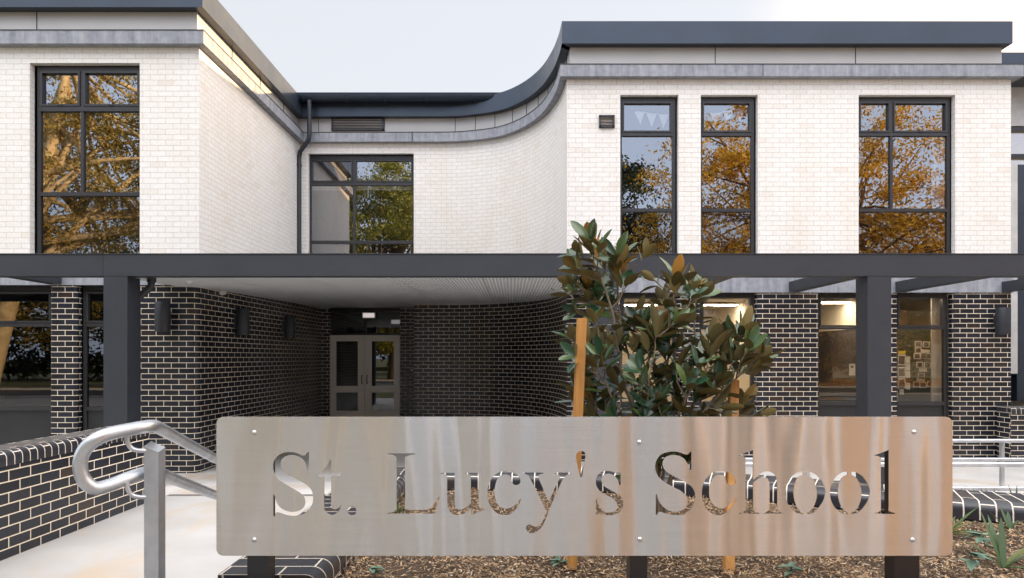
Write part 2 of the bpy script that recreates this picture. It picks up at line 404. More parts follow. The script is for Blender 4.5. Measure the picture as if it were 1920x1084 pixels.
# ------------------------------------------------------------------ setting
g = MB()
xs = [-500,-120,-40,-10,0,10,40,120,500]; ys = [-500,-120,-40,-15,7.6,7.78,10.2,20,60,200,900]; zs = [-.02]*5+[-.06,-.36,-.36,-.36,-.36,-.36]
zs = [z-.02 for z in zs]
for i in range(len(xs)-1):
    for j in range(len(ys)-1):
        g.face([(xs[i],ys[j],zs[j]),(xs[i+1],ys[j],zs[j]),(xs[i+1],ys[j+1],zs[j+1]),(xs[i],ys[j+1],zs[j+1])])
tag(g.build('ground', M['grass']), kind='structure')
g = MB()
g.face([(-3.9,2.2,0),(7,2.2,0),(7,7.62,0),(-3.9,7.62,0)])
tag(g.build('path', M['paving']), kind='structure')
g = MB()      # forecourt slopes down to the building, rises again at the door
g.face([(-12,7.75,-.03),(12,7.75,-.03),(12,10.3,-.28),(-12,10.3,-.28)])
g.face([(-12,10.3,-.285),(12,10.3,-.285),(12,12.5,-.285),(-12,12.5,-.285)])
g.face([(-6,12.5,-.285),(1.5,12.5,-.285),(1.5,15.2,-.02),(-6,15.2,-.02)])
g.face([(-6,15.2,-.02),(1.5,15.2,-.02),(1.5,17.4,-.02),(-6,17.4,-.02)])
g.face([(12,7.75,-.03),(14,7.75,-.03),(14,12.5,-.28),(12,10.3,-.28)])
tag(g.build('forecourt', M['new_paving']), kind='structure')
g = MB()
g.box(-3.88, 2.5, 7.625, 7.745, -.2, -.004)
tag(g.build('drain_strip', M['joint']), kind='structure')
g = MB()
g.box(-3.5, 0, 4.3, 4.306, -.01, .0035); g.tube([(-3.85,3.12,.0),(-1.25,3.12,.0)], .005, 4)
g.tube([(-1.78,3.12,.0),(-1.25,4.3,.0)], .005, 4)
tag(g.build('path_joint', M['joint']), kind='structure')
g = MB(); g.face([(-60,-3.9,.004),(60,-3.9,.004),(60,2.15,.004),(-60,2.15,.004)])
tag(g.build('footpath', M['old_paving']), kind='structure')
g = MB(); g.face([(-120,-11,-.03),(120,-11,-.03),(120,-4.2,-.03),(-120,-4.2,-.03)])
tag(g.build('road', M['asphalt']), kind='structure')
g = MB(); g.box(-60,60,-4.2,-4.05,-.1,.07); g.box(-60,60,-11.15,-11,-.1,.07)
tag(g.build('kerb', M['concrete']), kind='structure')

# ------------------------------------------------------------------ school building
YL, YB, YR = 10.8, 15.66, 12.04
sL, sB, sR = 1280/YL, 1280/YB, 1280/YR
curve = [tuple(p[:2]) for p in spline([(-1.55,15.64,0),(-1.04,15.58,0),(-.26,15.28,0),(.276,14.72,0),(.66,13.95,0),(.86,13.15,0),(.945,12.5,0),(.97,YR,0)], 5)]
PATH = [(-11, YL), (-4.95, YL), (-4.87, YB)] + curve + [(8.8, YR), (8.8, 19)]
BL = thing('school_building', 'two-storey school in white brick above near-black brick, with an S-curved wall over the entrance', 'building', (0, 14, 0))

def wall_face(mb, path, z0, z1, openings=(), depth=.11, rnd=0.0, s_off=0.0):
    cum = [0]
    for i in range(1, len(path)): cum.append(cum[-1]+math.dist(path[i], path[i-1]))
    def at(s, d=0):
        for i in range(len(path)-1):
            if s <= cum[i+1]+1e-9: break
        l = cum[i+1]-cum[i]; t = (s-cum[i])/l
        dx, dy = (path[i+1][0]-path[i][0])/l, (path[i+1][1]-path[i][1])/l
        return (path[i][0]+dx*t*l - dy*d, path[i][1]+dy*t*l + dx*d)
    ss = set(cum); zz = {z0, z1}
    for a, b, c, d in openings: ss |= {a-rnd, b+rnd}; zz |= {c, d}
    ss = sorted(ss); zz = sorted(z for z in zz if z0-1e-6 <= z <= z1+1e-6)
    for i in range(len(ss)-1):
        if ss[i+1]-ss[i] < 1e-6: continue
        for j in range(len(zz)-1):
            sm, zm = (ss[i]+ss[i+1])/2, (zz[j]+zz[j+1])/2
            if any(a-rnd < sm < b+rnd and c < zm < d for a, b, c, d in openings): continue
            p, q = at(ss[i]+1e-7), at(ss[i+1]-1e-7)
            mb.face([(*p, zz[j]), (*q, zz[j]), (*q, zz[j+1]), (*p, zz[j+1])],
                    [(ss[i]+s_off, zz[j]), (ss[i+1]+s_off, zz[j]), (ss[i+1]+s_off, zz[j+1]), (ss[i]+s_off, zz[j+1])])
    for a, b, c, d in openings:
        for s0, sg in ((a, -1), (b, 1)):
            prof = []
            if rnd:
                for k in range(7):
                    t = k/6*math.pi/2
                    prof.append((s0+sg*rnd*(1-math.sin(t)), rnd*(1-math.cos(t)), rnd*t))
            else: prof.append((s0, 0, 0))
            prof.append((s0, depth, (prof[-1][2]+depth-rnd)))
            for k in range(len(prof)-1):
                p, q = at(prof[k][0], prof[k][1]), at(prof[k+1][0], prof[k+1][1])
                base = s0+sg*rnd+s_off
                ua, ub = base-sg*prof[k][2], base-sg*prof[k+1][2]
                pts = [(*p, c), (*q, c), (*q, d), (*p, d)]; uv = [(ua, c), (ub, c), (ub, d), (ua, d)]
                if sg > 0: pts.reverse(); uv.reverse()
                mb.face(pts, uv, smooth=bool(rnd) and k < len(prof)-2)
        for z, fl in ((d, 0), (c, 1)):
            p0, p1, q1, q0 = at(a), at(b), at(b, depth), at(a, depth)
            pts = [(*p0, z), (*p1, z), (*q1, z), (*q0, z)]
            if not fl: pts.reverse()
            mb.face(pts, [(a, z), (b, z), (b, z+depth), (a, z+depth)])
cumP = [0]
for i in range(1, len(PATH)): cumP.append(cumP[-1]+math.dist(PATH[i], PATH[i-1]))
iC = 3+len(curve)-1                     # index of the right wing's near corner
def sl_(px): return PX(px, YL)+11
def sb_(px): return cumP[2] + (PX(px, YB)+4.87)
def sr_(px): return cumP[iC] + (PX(px, YR)-.97)
ZSILL = 2.98
zL = lambda py: PZ(py, YL); zB = lambda py: PZ(py, YB); zR = lambda py: PZ(py, YR)
ZCOR = 1.55+4.905
ops = [(sl_(56), sl_(262), ZSILL, zL(118)), (sb_(578), sb_(776), ZSILL, zB(288)),
       (sr_(1163), sr_(1272), ZSILL, zR(178)), (sr_(1314), sr_(1421), ZSILL, zR(178)), (sr_(1610), sr_(1791), ZSILL, zR(178)),
       (sl_(-260), sl_(-110), ZSILL, zL(118))]
mb = MB(); wall_face(mb, PATH, 2.9, ZCOR+.02, ops)
mb.build('white_brick_wall', M['white_brick'], BL)
# ground floor, rounded near corner of the recess
def arc(cx, cy, r, a0, a1, n): return [(cx+r*math.cos(R(a0+(a1-a0)*k/n)), cy+r*math.sin(R(a0+(a1-a0)*k/n))) for k in range(n+1)]
GPATH = [(-11, YL)] + arc(-4.98-.14, YL+.14, .14, -90, 0, 7) + [(-4.72, 16.9), (PX(617,16.9), 16.9), (PX(617,16.9), 17.15)]
mb = MB()
gl_ops = [(sl_(-60), sl_(93), -.1, 2.69), (sl_(144), sl_(236), -.1, 2.69), (sl_(-260), sl_(-110), -.1, 2.69)]
wall_face(mb, GPATH, -.5, 2.90, gl_ops, depth=.13, rnd=.05, s_off=.03)
G2 = [(PX(751,16.9), 17.15), (PX(751,16.9), 16.9), (PX(778,15.85), 16.9), (PX(778,15.85), 15.70), (-1.9, 15.665)] + curve + [(8.8, YR), (8.8, 19)]
cg = [0]
for i in range(1, len(G2)): cg.append(cg[-1]+math.dist(G2[i], G2[i-1]))
gs = cg[-3]
def sg_(px): return gs + (PX(px, YR)-.97)
gr_ops = [(sg_(1163), sg_(1270), -.1, 2.69), (sg_(1313), sg_(1419), -.1, 2.69), (sg_(1536), sg_(1645), -.1, 2.69), (sg_(1684), sg_(1787), -.1, 2.69)]
wall_face(mb, G2, -.5, 2.90, gr_ops, depth=.13, rnd=.05, s_off=.11)
mb.build('dark_brick_wall', M['dark_brick'], BL, sharp=35)
# precast band between the storeys
FRONT_L = [(-11, YL), (-4.95, YL), (-4.87, YB)]
mb = MB()
mb.sweep([(-11, YL), (-4.95, YL), (-4.93, 11.2)], [(-.1, 2.69), (.03, 2.69), (.03, 3.0), (-.1, 3.0)])
mb.build('lintel_band', M['band'], BL); mb = MB()
mb.sweep([(.96, 12.3), (.97, YR), (8.8, YR), (8.8, 14)], [(-.1, 2.69), (.03, 2.69), (.03, 3.0), (-.1, 3.0)])
mb.build('lintel_band', M['band'], BL)
# cornice
mb = MB()
mb.sweep(PATH, [(-.12, ZCOR), (.13, ZCOR), (.13, ZCOR+.205), (-.12, ZCOR+.205)])
mb.build('cornice', M['band'], BL)
mb = MB()
mb.sweep(PATH, [(-.12, ZCOR+.2055), (.138, ZCOR+.2055), (.138, ZCOR+.218), (-.12, ZCOR+.218)])
for px in (1431,): mb.box(PX(px,11.9)-.006, PX(px,11.9)+.006, YR-.134, YR-.128, ZCOR, ZCOR+.205)
mb.box(PX(773,15.52)-.008, PX(773,15.52)+.008, YB-.16, YB-.145, ZCOR, ZCOR+.205)
mb.build('cornice_capping', M['frame'], BL)
# metal panels above the cornice
mb = MB()
PATHR = PATH[:-2]+[(8.74, YR), (8.74, 19)]
mb.sweep(PATHR, [(-.3, ZCOR+.21), (-.06, ZCOR+.21), (-.06, ZCOR+.68), (-.3, ZCOR+.68)], smooth=True)
mb.build('fascia_panel', M['panel'], BL, sharp=30)
mb = MB()
pp = offset(PATH, -.055)
def joint_at(s):
    for i in range(len(cumP)-1):
        if s <= cumP[i+1]: break
    t = (s-cumP[i])/(cumP[i+1]-cumP[i]); x = pp[i][0]+(pp[i+1][0]-pp[i][0])*t; y = pp[i][1]+(pp[i+1][1]-pp[i][1])*t
    mb = MB(); mb.tube([(x, y, ZCOR+.22), (x, y, ZCOR+.67)], .007, 6); mb.build('panel_joint', M['frame'], BL)
for s in (sl_(68), sr_(1341), sr_(1609), cumP[1]+1.3, cumP[1]+2.6, cumP[1]+3.9, sb_(722), sb_(600)): joint_at(s)
s = sb_(853)
while s < cumP[iC]: joint_at(s); s += .47
# roof edge
ZR0, ZR1 = 1.55+5.49, 1.55+5.88
mb = MB()
PATHR = PATH[:-2]+[(8.66, YR), (8.66, 19)]
mb.sweep(PATHR, [(-.5, ZR0), (.10, ZR0), (.10, ZR1), (-.5, ZR1)], smooth=True)
mb.build('roof_fascia', M['roof_metal'], BL, sharp=30)
mb = MB()
inn = offset(PATH, -.3)
poly = [(p[0], p[1], ZR1-.03) for p in inn] + [(-11, 19, ZR1-.03)]
mb.face(poly); mb.box(-11.2, 9.0, 19, 19.3, -.4, ZR1); mb.box(-11.3, -11.0, YL+.2, 19, -.4, ZR1)
mb.build('roof', M['roof_metal'], BL)
# half-round gutter at the back of the recess
mb = MB()
gx0, gx1, gy, gz, gr = PX(553,15.3), PX(952,15.3), 15.36, ZC+5.90, .13
pr = [(gy+gr*math.cos(R(a)), gz+gr*1.1*math.sin(R(a))) for a in range(180, 361, 15)]
for k in range(len(pr)-1):
    (y0,z0_),(y1,z1_) = pr[k], pr[k+1]
    mb.face([(gx0,y0,z0_),(gx0,y1,z1_),(gx1,y1,z1_),(gx1,y0,z0_)], smooth=True)
mb.face([(gx1,y,z) for y, z in pr]); mb.face([(gx0,y,z) for y, z in reversed(pr)])
mb.tube([(gx0, gy-gr, gz), (gx1, gy-gr, gz)], .012, 8); mb.box(gx0, gx1, gy+.1, gy+.3, gz-.05, gz+.1)
gut = mb.build('gutter', M['roof_metal'], BL, sharp=40)
for px in (568, 648, 722, 800, 883):
    mb = MB(); x = PX(px, 15.3)
    mb.tube([(x, gy+(gr+.006)*math.cos(R(a)), gz+(gr*1.1+.006)*math.sin(R(a))) for a in range(178, 363, 15)], .018, 6)
    mb.build('gutter_bracket', M['roof_metal'], gut)
# downpipes
mb = MB(); r_ = .05; Yd = 15.35
mb.tube([P(580,188,15.3), P(580,250,15.3), P(579,262,15.3), P(563,284,15.45), P(561,296,15.5), P(561,300,15.5), (PX(561,15.5),15.5,2.9)], r_, 14)
for py in (310,): mb.tube([P(561,py,15.5)+Vector((0,0,-.02)), P(561,py,15.5)+Vector((0,0,.02))], .062, 14)
mb.build('downpipe', M['dark_steel'], BL)
# louvre and small vent
def vent(x0, x1, z0, z1, y, n, name):
    mb = MB(); fr = .03
    mb.box(x0,x1,y-.03,y+.02,z1-fr,z1); mb.box(x0,x1,y-.03,y+.02,z0,z0+fr); mb.box(x0,x0+fr,y-.03,y+.02,z0,z1); mb.box(x1-fr,x1,y-.03,y+.02,z0,z1)
    for k in range(n):
        z = z0+fr+(z1-z0-2*fr)*(k+.5)/n
        mb.face([(x0+fr,y-.02,z-.012),(x1-fr,y-.02,z-.012),(x1-fr,y+.03,z+.02),(x0+fr,y+.03,z+.02)])
        mb.face([(x0+fr,y-.02,z-.018),(x0+fr,y+.03,z+.014),(x1-fr,y+.03,z+.014),(x1-fr,y-.02,z-.018)])
        mb.face([(x0+fr,y-.02,z-.018),(x1-fr,y-.02,z-.018),(x1-fr,y-.02,z-.012),(x0+fr,y-.02,z-.012)])
    mb.box(x0+.01,x1-.01,y+.035,y+.06,z0+.01,z1-.01, mi=1)
    return mb.build(name, [M['frame'], M['black']], BL)
vent(PX(622,15.7), PX(720,15.7), PZ(245,15.7), PZ(221,15.7), 15.69, 4, 'louvre_vent')
vent(PX(1123,YR), PX(1152,YR), zR(240), zR(217), YR-.01, 3, 'wall_vent')

# windows ------------------------------------------------------------
def window(x0, x1, z0, z1, Y, rows, mulls, glz, fw=.055, label=None, depth=.1, lip=True):
    """rows: list of (zlo, zhi, kind, split) top-down; kind sash/pane/low/panel"""
    y0, y1 = Y+depth-.005, Y+depth+.07
    f = MB(); yf = y0
    head = .075
    f.box(x0, x0+fw, yf, y1, z0, z1); f.box(x1-fw, x1, yf, y1, z0, z1)
    f.box(x0+fw, x1-fw, yf+.002, y1, z1-head, z1)
    win = None; subs = []
    for i, (lo, hi, kind, split) in enumerate(rows):
        if i: 
            zt = rows[i-1][0]
            f.box(x0+fw, x1-fw, yf-.012, y1, hi, zt)          # transom, a little proud
        cells = []
        edges = [x0+fw] + ([m for m in mulls] if split else []) + [x1-fw]
        for k in range(len(edges)-1):
            a = edges[k]+(.024 if k else 0); b = edges[k+1]-(.024 if k < len(edges)-2 else 0)
            cells.append((a, b))
            if k: f.box(edges[k]-.024, edges[k]+.024, yf-.004, y1, lo, hi)
        for a, b in cells: subs.append((a, b, lo, hi, kind))
    win = f.build('window', M['frame'], BL)
    for a, b, lo, hi, kind in subs:
        if kind == 'sash':
            s_ = MB(); t = .036; ys = y0-.022
            s_.box(a+.004, b-.004, ys, y1-.02, hi-t, hi-.004); s_.box(a+.004, b-.004, ys, y1-.02, lo+.004, lo+t)
            s_.box(a+.004, a+t, ys+.001, y1-.02, lo+t, hi-t); s_.box(b-t, b-.004, ys+.001, y1-.02, lo+t, hi-t)
            s_.box((a+b)/2-.035, (a+b)/2+.035, ys-.01, ys+.002, lo+.008, lo+.022)
            s_.build('sash', M['frame'], win)
            a, b, lo, hi = a+t, b-t, lo+t, hi-t
        m = {'sash': glz, 'pane': glz, 'low': M['glass_low'], 'panel': M['spandrel']}[kind]
        p_ = MB(); yy = y0+.03
        p_.face([(a,yy,lo),(b,yy,lo),(b,yy,hi),(a,yy,hi)])
        p_.build('panel' if kind == 'panel' else 'pane', m, win)
    return win
U = M['glass_up']
window(PX(62,YL), PX(263,YL), ZSILL, zL(120), YL, [(zL(196), zL(129), 'sash', 1), (zL(358), zL(205), 'pane', 1), (ZSILL+.06, zL(365), 'low', 0)], [PX(147,YL)], U)
window(PX(-250,YL), PX(-105,YL), ZSILL, zL(120), YL, [(zL(196), zL(129), 'sash', 1), (zL(358), zL(205), 'pane', 1), (ZSILL+.06, zL(365), 'low', 0)], [PX(-180,YL)], U)
window(PX(577,YB), PX(777,YB), ZSILL, zB(290), YB, [(zB(340), zB(297), 'sash', 1), (zB(450), zB(346), 'pane', 1), (ZSILL+.06, zB(456), 'pane', 1)], [PX(662,YB)], U)
for a, b, m in ((1163,1272,[]), (1314,1421,[]), (1610,1791,[1677])):
    window(PX(a,YR)-.01, PX(b,YR)-.03, ZSILL, zR(179), YR, [(zR(246), zR(187), 'sash', 1), (zR(389), zR(252), 'pane', 1), (ZSILL+.06, zR(395), 'low', 0)], [PX(x,YR) for x in m], U)
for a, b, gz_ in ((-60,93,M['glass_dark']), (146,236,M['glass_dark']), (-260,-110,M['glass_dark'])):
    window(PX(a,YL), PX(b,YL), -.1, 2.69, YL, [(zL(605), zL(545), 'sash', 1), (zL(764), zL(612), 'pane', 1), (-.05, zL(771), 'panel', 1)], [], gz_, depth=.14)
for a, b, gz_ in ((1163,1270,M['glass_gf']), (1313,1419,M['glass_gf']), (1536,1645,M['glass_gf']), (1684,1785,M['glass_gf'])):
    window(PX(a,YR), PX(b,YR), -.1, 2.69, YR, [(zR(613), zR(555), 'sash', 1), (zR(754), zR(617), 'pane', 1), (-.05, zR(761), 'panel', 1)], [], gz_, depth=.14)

# rooms behind the glass (structure of the building)
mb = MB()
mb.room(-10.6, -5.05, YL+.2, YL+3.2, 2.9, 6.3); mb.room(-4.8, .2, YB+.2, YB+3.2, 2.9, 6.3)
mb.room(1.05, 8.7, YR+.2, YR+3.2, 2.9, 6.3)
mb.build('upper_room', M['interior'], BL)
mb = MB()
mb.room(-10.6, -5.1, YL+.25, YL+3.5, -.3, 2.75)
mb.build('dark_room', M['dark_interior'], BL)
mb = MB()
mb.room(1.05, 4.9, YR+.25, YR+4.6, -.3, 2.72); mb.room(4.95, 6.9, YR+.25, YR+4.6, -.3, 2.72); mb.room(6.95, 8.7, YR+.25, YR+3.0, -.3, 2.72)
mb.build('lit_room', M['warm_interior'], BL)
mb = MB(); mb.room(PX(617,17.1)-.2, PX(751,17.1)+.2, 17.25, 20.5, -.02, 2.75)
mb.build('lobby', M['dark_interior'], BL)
mb = MB()
mb.box(6.86, 6.895, YR+.5, YR+4.5, -.3, 2.12)          # dark glazed partition in the middle room
mb.build('partition', M['dark_interior'], BL); mb = MB()
mb.box(6.98, PX(1750,YR+1), YR+1.0, YR+1.03, -.28, 2.10)
mb.build('partition', M['dark_interior'], BL)

def lamp(x, y, z, lx, ly, label):
    t = thing('ceiling_light', label, 'ceiling light', (x, y, z), 'ceiling lights in the ground floor rooms')
    f = MB(); f.box(x-lx/2-.02, x+lx/2+.02, y-ly/2-.02, y+ly/2+.02, z-.03, z-.002); f.build('housing', M['white_plastic'], t)
    f = MB(); f.box(x-lx/2, x+lx/2, y-ly/2, y+ly/2, z-.045, z-.031); f.build('diffuser', M['lamp'], t)
lamp(6.25, YR+1.9, 2.70, 1.2, .3, 'lit strip light on the ceiling behind the window half hidden by the right column')
lamp(4.2, YR+2.6, 2.70, 1.2, .3, 'lit strip light on the ceiling behind the window right of the magnolia')
lamp(2.5, YR+2.6, 2.70, 1.2, .3, 'lit strip light on the ceiling behind the magnolia leaves')
lamp(7.6, YR+.55, 2.70, .9, .12, 'lit strip light above the green pin board room')

# door ---------------------------------------------------------------
YD = 17.0; dx0, dx1, dm = PX(617,YD), PX(751,YD), PX(684,YD)
zd = lambda py: PZ(py, YD)
mb = MB()
mb.box(dx0-.02, dx1+.02, YD-.02, YD+.1, zd(584), zd(577)+.12); mb.box(dx0-.05, dx0+.012, YD-.02, YD+.1, -.03, zd(584)); mb.box(dx1-.012, dx1+.05, YD-.02, YD+.1, -.03, zd(584))
mb.box(dx0+.012, dx1-.012, YD-.015, YD+.08, zd(628), zd(624)); mb.box(dm+.005-.03, dm+.005+.03, YD-.01, YD+.08, zd(624), zd(584))
fr = mb.build('door_frame', M['black'], BL)
mb = MB(); mb.face([(dx0,YD+.04,zd(624)),(dx1,YD+.04,zd(624)),(dx1,YD+.04,zd(584)),(dx0,YD+.04,zd(584))]); mb.build('fanlight', M['glass_dark'], fr)
for a, b, hs in ((dx0+.015, dm-.003, 1), (dm+.003, dx1-.015, -1)):
    st = .145; y0, y1 = YD, YD+.05
    z0, z1 = -.01, zd(628.5); ra, rb = zd(736), zd(724)
    ga, gb = (a+.16, b-.115*2.0+.06) if hs > 0 else (a+.17, b-.15)
    mb = MB()
    mb.box(a, ga, y0, y1, z0, z1); mb.box(gb, b, y0, y1, z0, z1)
    mb.box(ga, gb, y0+.001, y1, zd(640), z1); mb.box(ga, gb, y0+.001, y1, ra, rb); mb.box(ga, gb, y0+.001, y1, z0, .22)
    lf = mb.build('door', M['door'], BL)
    mb = MB(); mb.face([(ga,y0+.025,.22),(gb,y0+.025,.22),(gb,y0+.025,ra),(ga,y0+.025,ra)]); mb.face([(ga,y0+.025,rb),(gb,y0+.025,rb),(gb,y0+.025,zd(640)),(ga,y0+.025,zd(640))])
    mb.build('door_glass', M['glass_dark'], lf)
    hx = (b-.06) if hs > 0 else (a+.06); zc_ = zd(712)
    mb = MB(); mb.tube(spline([(hx, y0, zc_+.1), (hx, y0-.05, zc_+.1), (hx, y0-.06, zc_+.07), (hx, y0-.06, zc_-.07), (hx, y0-.05, zc_-.1), (hx, y0, zc_-.1)], 3), .011, 8)
    mb.build('handle', M['black'], lf)
    for py in (650, 666, 716, 776):
        mb = MB(); X = a if hs > 0 else b; mb.cyl((X, y0-.01), .012, zd(py)-.05, zd(py)+.05, 8); mb.build('hinge', M['galv'], lf)

def boxy(mb, x0, x1, y0, y1, z0, z1, bev=.006, mi=0):
    mb.box(x0, x1, y0, y1, z0, z1, mi)
# exit lights
t = thing('exit_sign', 'small pale illuminated box fixed above the middle of the double door', 'exit sign', (PX(692,16.9), 16.9, zd(590)))
mb = MB(); mb.box(PX(680,16.9), PX(704,16.9), 16.86, 16.95, PZ(597,16.9), PZ(586,16.9)); mb.build('housing', M['white_plastic'], t)
mb = MB(); mb.box(PX(681.5,16.9), PX(702.5,16.9), 16.853, 16.8595, PZ(595.5,16.9), PZ(587.5,16.9)); mb.build('diffuser', M['exit'], t)
t = thing('exit_sign', 'second pale lit box inside the lobby, behind the right side of the fanlight', 'exit sign', (PX(742,18), 18, 2.6))
mb = MB(); mb.box(PX(733,17.8), PX(753,17.8), 17.8, 17.86, PZ(608,17.8), PZ(599,17.8)); mb.build('housing', M['white_plastic'], t)
mb = MB(); mb.box(PX(734,17.8), PX(752,17.8), 17.793, 17.7995, PZ(607,17.8), PZ(600,17.8)); mb.build('diffuser', M['exit'], t)
t = thing('card_reader', 'small black card reader with a round button on the dark brick right of the door', 'card reader', (PX(772,16.85), 16.88, 1.3))
mb = MB(); mb.box(PX(769,16.85), PX(775.5,16.85), 16.86, 16.899, PZ(706,16.85), PZ(691,16.85)); mb.build('housing', M['black'], t)
mb = MB(); mb.tube([(PX(772.5,16.85), 16.86, PZ(694.5,16.85)), (PX(772.5,16.85), 16.852, PZ(694.5,16.85))], .022, 12); mb.build('button', M['white_plastic'], t)
mb = MB(); mb.tube([(PX(772.5,16.85), 16.86, PZ(703,16.85)), (PX(772.5,16.85), 16.854, PZ(703,16.85))], .010, 12); mb.build('indicator', M['white_plastic'], t)

# ------------------------------------------------------------------ canopy
YP, CW = 8.9, .31
CN = thing('entrance_canopy', 'charcoal steel pergola and canopy running the full width in front of the school', 'canopy', (0, YP, 0))
zb0, zb1 = PZ(517.5, YP), PZ(477, YP)
mb = MB(); mb.box(-12, PX(193.6,YP)-.004, YP, YP+.2, zb0, zb1); mb.box(PX(193.6,YP)+.001, 13, YP-.002, YP+.2, zb0, zb1)
mb.box(-12, 13, YP-.012, YP+.21, zb1+.0005, zb1+.012)
mb.build('front_beam', M['dark_steel'], CN)
for x in (PX(193.8,YP), PX(1113,YP), PX(1627,YP)):
    mb = MB(); mb.box(x, x+CW, YP+.003, YP+CW, -.3, zb0-.001)
    mb.build('column', M['dark_steel'], CN)
rows = [(x, YR-.04) for x in (3.0, 4.87, 6.74, 8.61, 10.48)] + [(x, YL-.04) for x in (-5.49, -7.3, -9.15, -11)]
for x, ye in rows:
    mb = MB(); mb.box(x, x+.2, YP+.2015, ye, 2.70, 2.875)
    mb.build('rafter', M['dark_steel'], CN)
mb = MB(); mb.box(1.13, 1.33, YP+.2015, YR-.04, 2.70, 2.875); mb.build('rafter', M['dark_steel'], CN)
zs_ = lambda y: 2.665+.019*(y-10.8)
jx = [-5.28, -4.0, -2.8, -1.6, -.4, .8, 1.12]
inner = [p for p in offset(curve, -.1)]
for k in range(len(jx)-1):
    a, b = jx[k]+.006, jx[k+1]-.006
    yb = 17.2
    mb = MB()
    y_a = YP+.215
    mb.face([(a,y_a,zs_(y_a)),(a,yb,zs_(yb)),(b,yb,zs_(yb)),(b,y_a,zs_(y_a))])
    mb.face([(a,y_a,zs_(y_a)+.02),(b,y_a,zs_(y_a)+.02),(b,yb,zs_(yb)+.02),(a,yb,zs_(yb)+.02)])
    mb.build('soffit_panel', M['soffit'], CN)
mb = MB(); mb.box(-5.285, 1.128, YP+.22, 17.2, 2.86, 2.872); mb.build('canopy_roof', M['dark_steel'], CN)
# canopy downpipe
mb = MB()
mb.tube([P(284,519,9.35), P(284,530,9.35), P(282,538,9.35), P(262,556,9.3), P(257,566,9.3), P(257,600,9.3), (PX(257,9.3),9.3,-.2)], .047, 14)
mb.tube([P(284,519,9.35), P(284,529,9.35)], .06, 14)
mb.build('downpipe', M['dark_steel'], CN)

# wall lights
def wall_light(x, y, n, label, zc_=2.18):
    t = thing('wall_light', label, 'wall light', (x, y, zc_-.23), 'cylindrical up and down wall lights')
    nx, ny = n; off = .17; cx, cy = x+nx*off, y+ny*off
    mb = MB(); mb.tube([(cx,cy,zc_-.23),(cx,cy,zc_-.222),(cx,cy,zc_+.222),(cx,cy,zc_+.23)], [.108,.112,.112,.108], 32)
    mb.tube([(cx,cy,zc_-.19),(cx,cy,zc_-.185)], .1135, 32); mb.tube([(cx,cy,zc_+.185),(cx,cy,zc_+.19)], .1135, 32)
    mb.build('lamp_body', M['dark_steel'], t)
    mb = MB(); w_ = .05
    if abs(ny) > .5: mb.box(x-w_, x+w_, min(y, y+ny*.09), max(y, y+ny*.09), zc_-.09, zc_+.09)
    else: mb.box(min(x, x+nx*.09), max(x, x+nx*.09), y-w_, y+w_, zc_-.09, zc_+.09)
    mb.build('bracket', M['dark_steel'], t)
wall_light(PX(303,10.6)-.0, YL, (0,-1), 'dark cylinder wall light nearest the left column, on the front face of black brick')
wall_light(-4.96, 12.15, (1,0), 'dark cylinder wall light in the middle of the recess side wall')
wall_light(-4.84, 14.35, (1,0), 'dark cylinder wall light deepest in the recess, closest to the double door')
wall_light(PX(1868,YR), YR, (0,-1), 'dark cylinder wall light on the black brick pier at far right')
# cameras
t = thing('security_camera', 'white conical dome camera under the canopy beside the left column', 'camera', P(355,519,9.8))
mb = MB(); c = P(355,519,9.8); mb.tube([c+Vector((0,0,.06)), c+Vector((0,0,-.015)), c+Vector((0,0,-.035)), c+Vector((0,0,-.075)), c+Vector((0,0,-.10))], [.075,.078,.07,.035,.008], 24)
mb.build('housing', M['white_plastic'], t)
t = thing('security_camera', 'tiny white camera on the brick wall under the soffit, right of the first wall light', 'camera', P(418,548,11.6))
mb = MB(); c = P(418,549,11.6); mb.tube([c+Vector((-.12,0,.03)), c+Vector((-.02,0,.01))], .018, 10); mb.tube([c+Vector((0,.06,.01)), c+Vector((0,-.05,-.01))], .038, 14)
mb.build('housing', M['white_plastic'], t)

# room contents seen through the glass
def blind(a, b, y0, y1, label):
    t = tag(MB_box('roller_blind', PX(a,YB), PX(b,YB), YB+.2, YB+.23, zB(y1), zB(y0), M['blind']), label, 'blind')
def MB_box(name, x0,x1,y0,y1,z0,z1, m, parent=None):
    mb = MB(); mb.box(x0,x1,y0,y1,z0,z1)
    k = max(1, int((x1-x0)/.12))
    return mb.build(name, m, parent)
def rolled(name, a, b, Y, py, r, m, label, cat):
    t = thing(name, label, cat, (PX(a,Y), Y, PZ(py,Y)))
    mb = MB(); mb.tube([(PX(a,Y),Y,PZ(py,Y)),(PX(b,Y),Y,PZ(py,Y))], r, 16); mb.build('fabric_roll', m, t)
    mb = MB(); mb.box(PX(a,Y),PX(b,Y),Y-r,Y-r+.012,PZ(py,Y)-r*1.9,PZ(py,Y)-r*1.3); mb.build('bottom_bar', m, t)
rolled('roller_blind', 582, 655, YB+.20, 352, .035, M['blind'], 'white rolled-up blind in the left pane of the window over the entrance', 'blind')
rolled('roller_blind', 668, 771, YB+.20, 352, .035, M['blind'], 'white rolled-up blind in the right pane of the window over the entrance', 'blind')
tag(MB_box('curtain', PX(1747,YR+.35), PX(1782,YR+.35), YR+.35, YR+.38, .0, 2.66, M['curtain']), 'cream blind panel at the right side of the pin board window', 'curtain')
tag(MB_box('curtain', PX(1748,YR+.35), PX(1778,YR+.35), YR+.35, YR+.38, 4.2, 5.55, M['blind']), 'pale sheer strip at the right of the upper two-pane window', 'curtain')
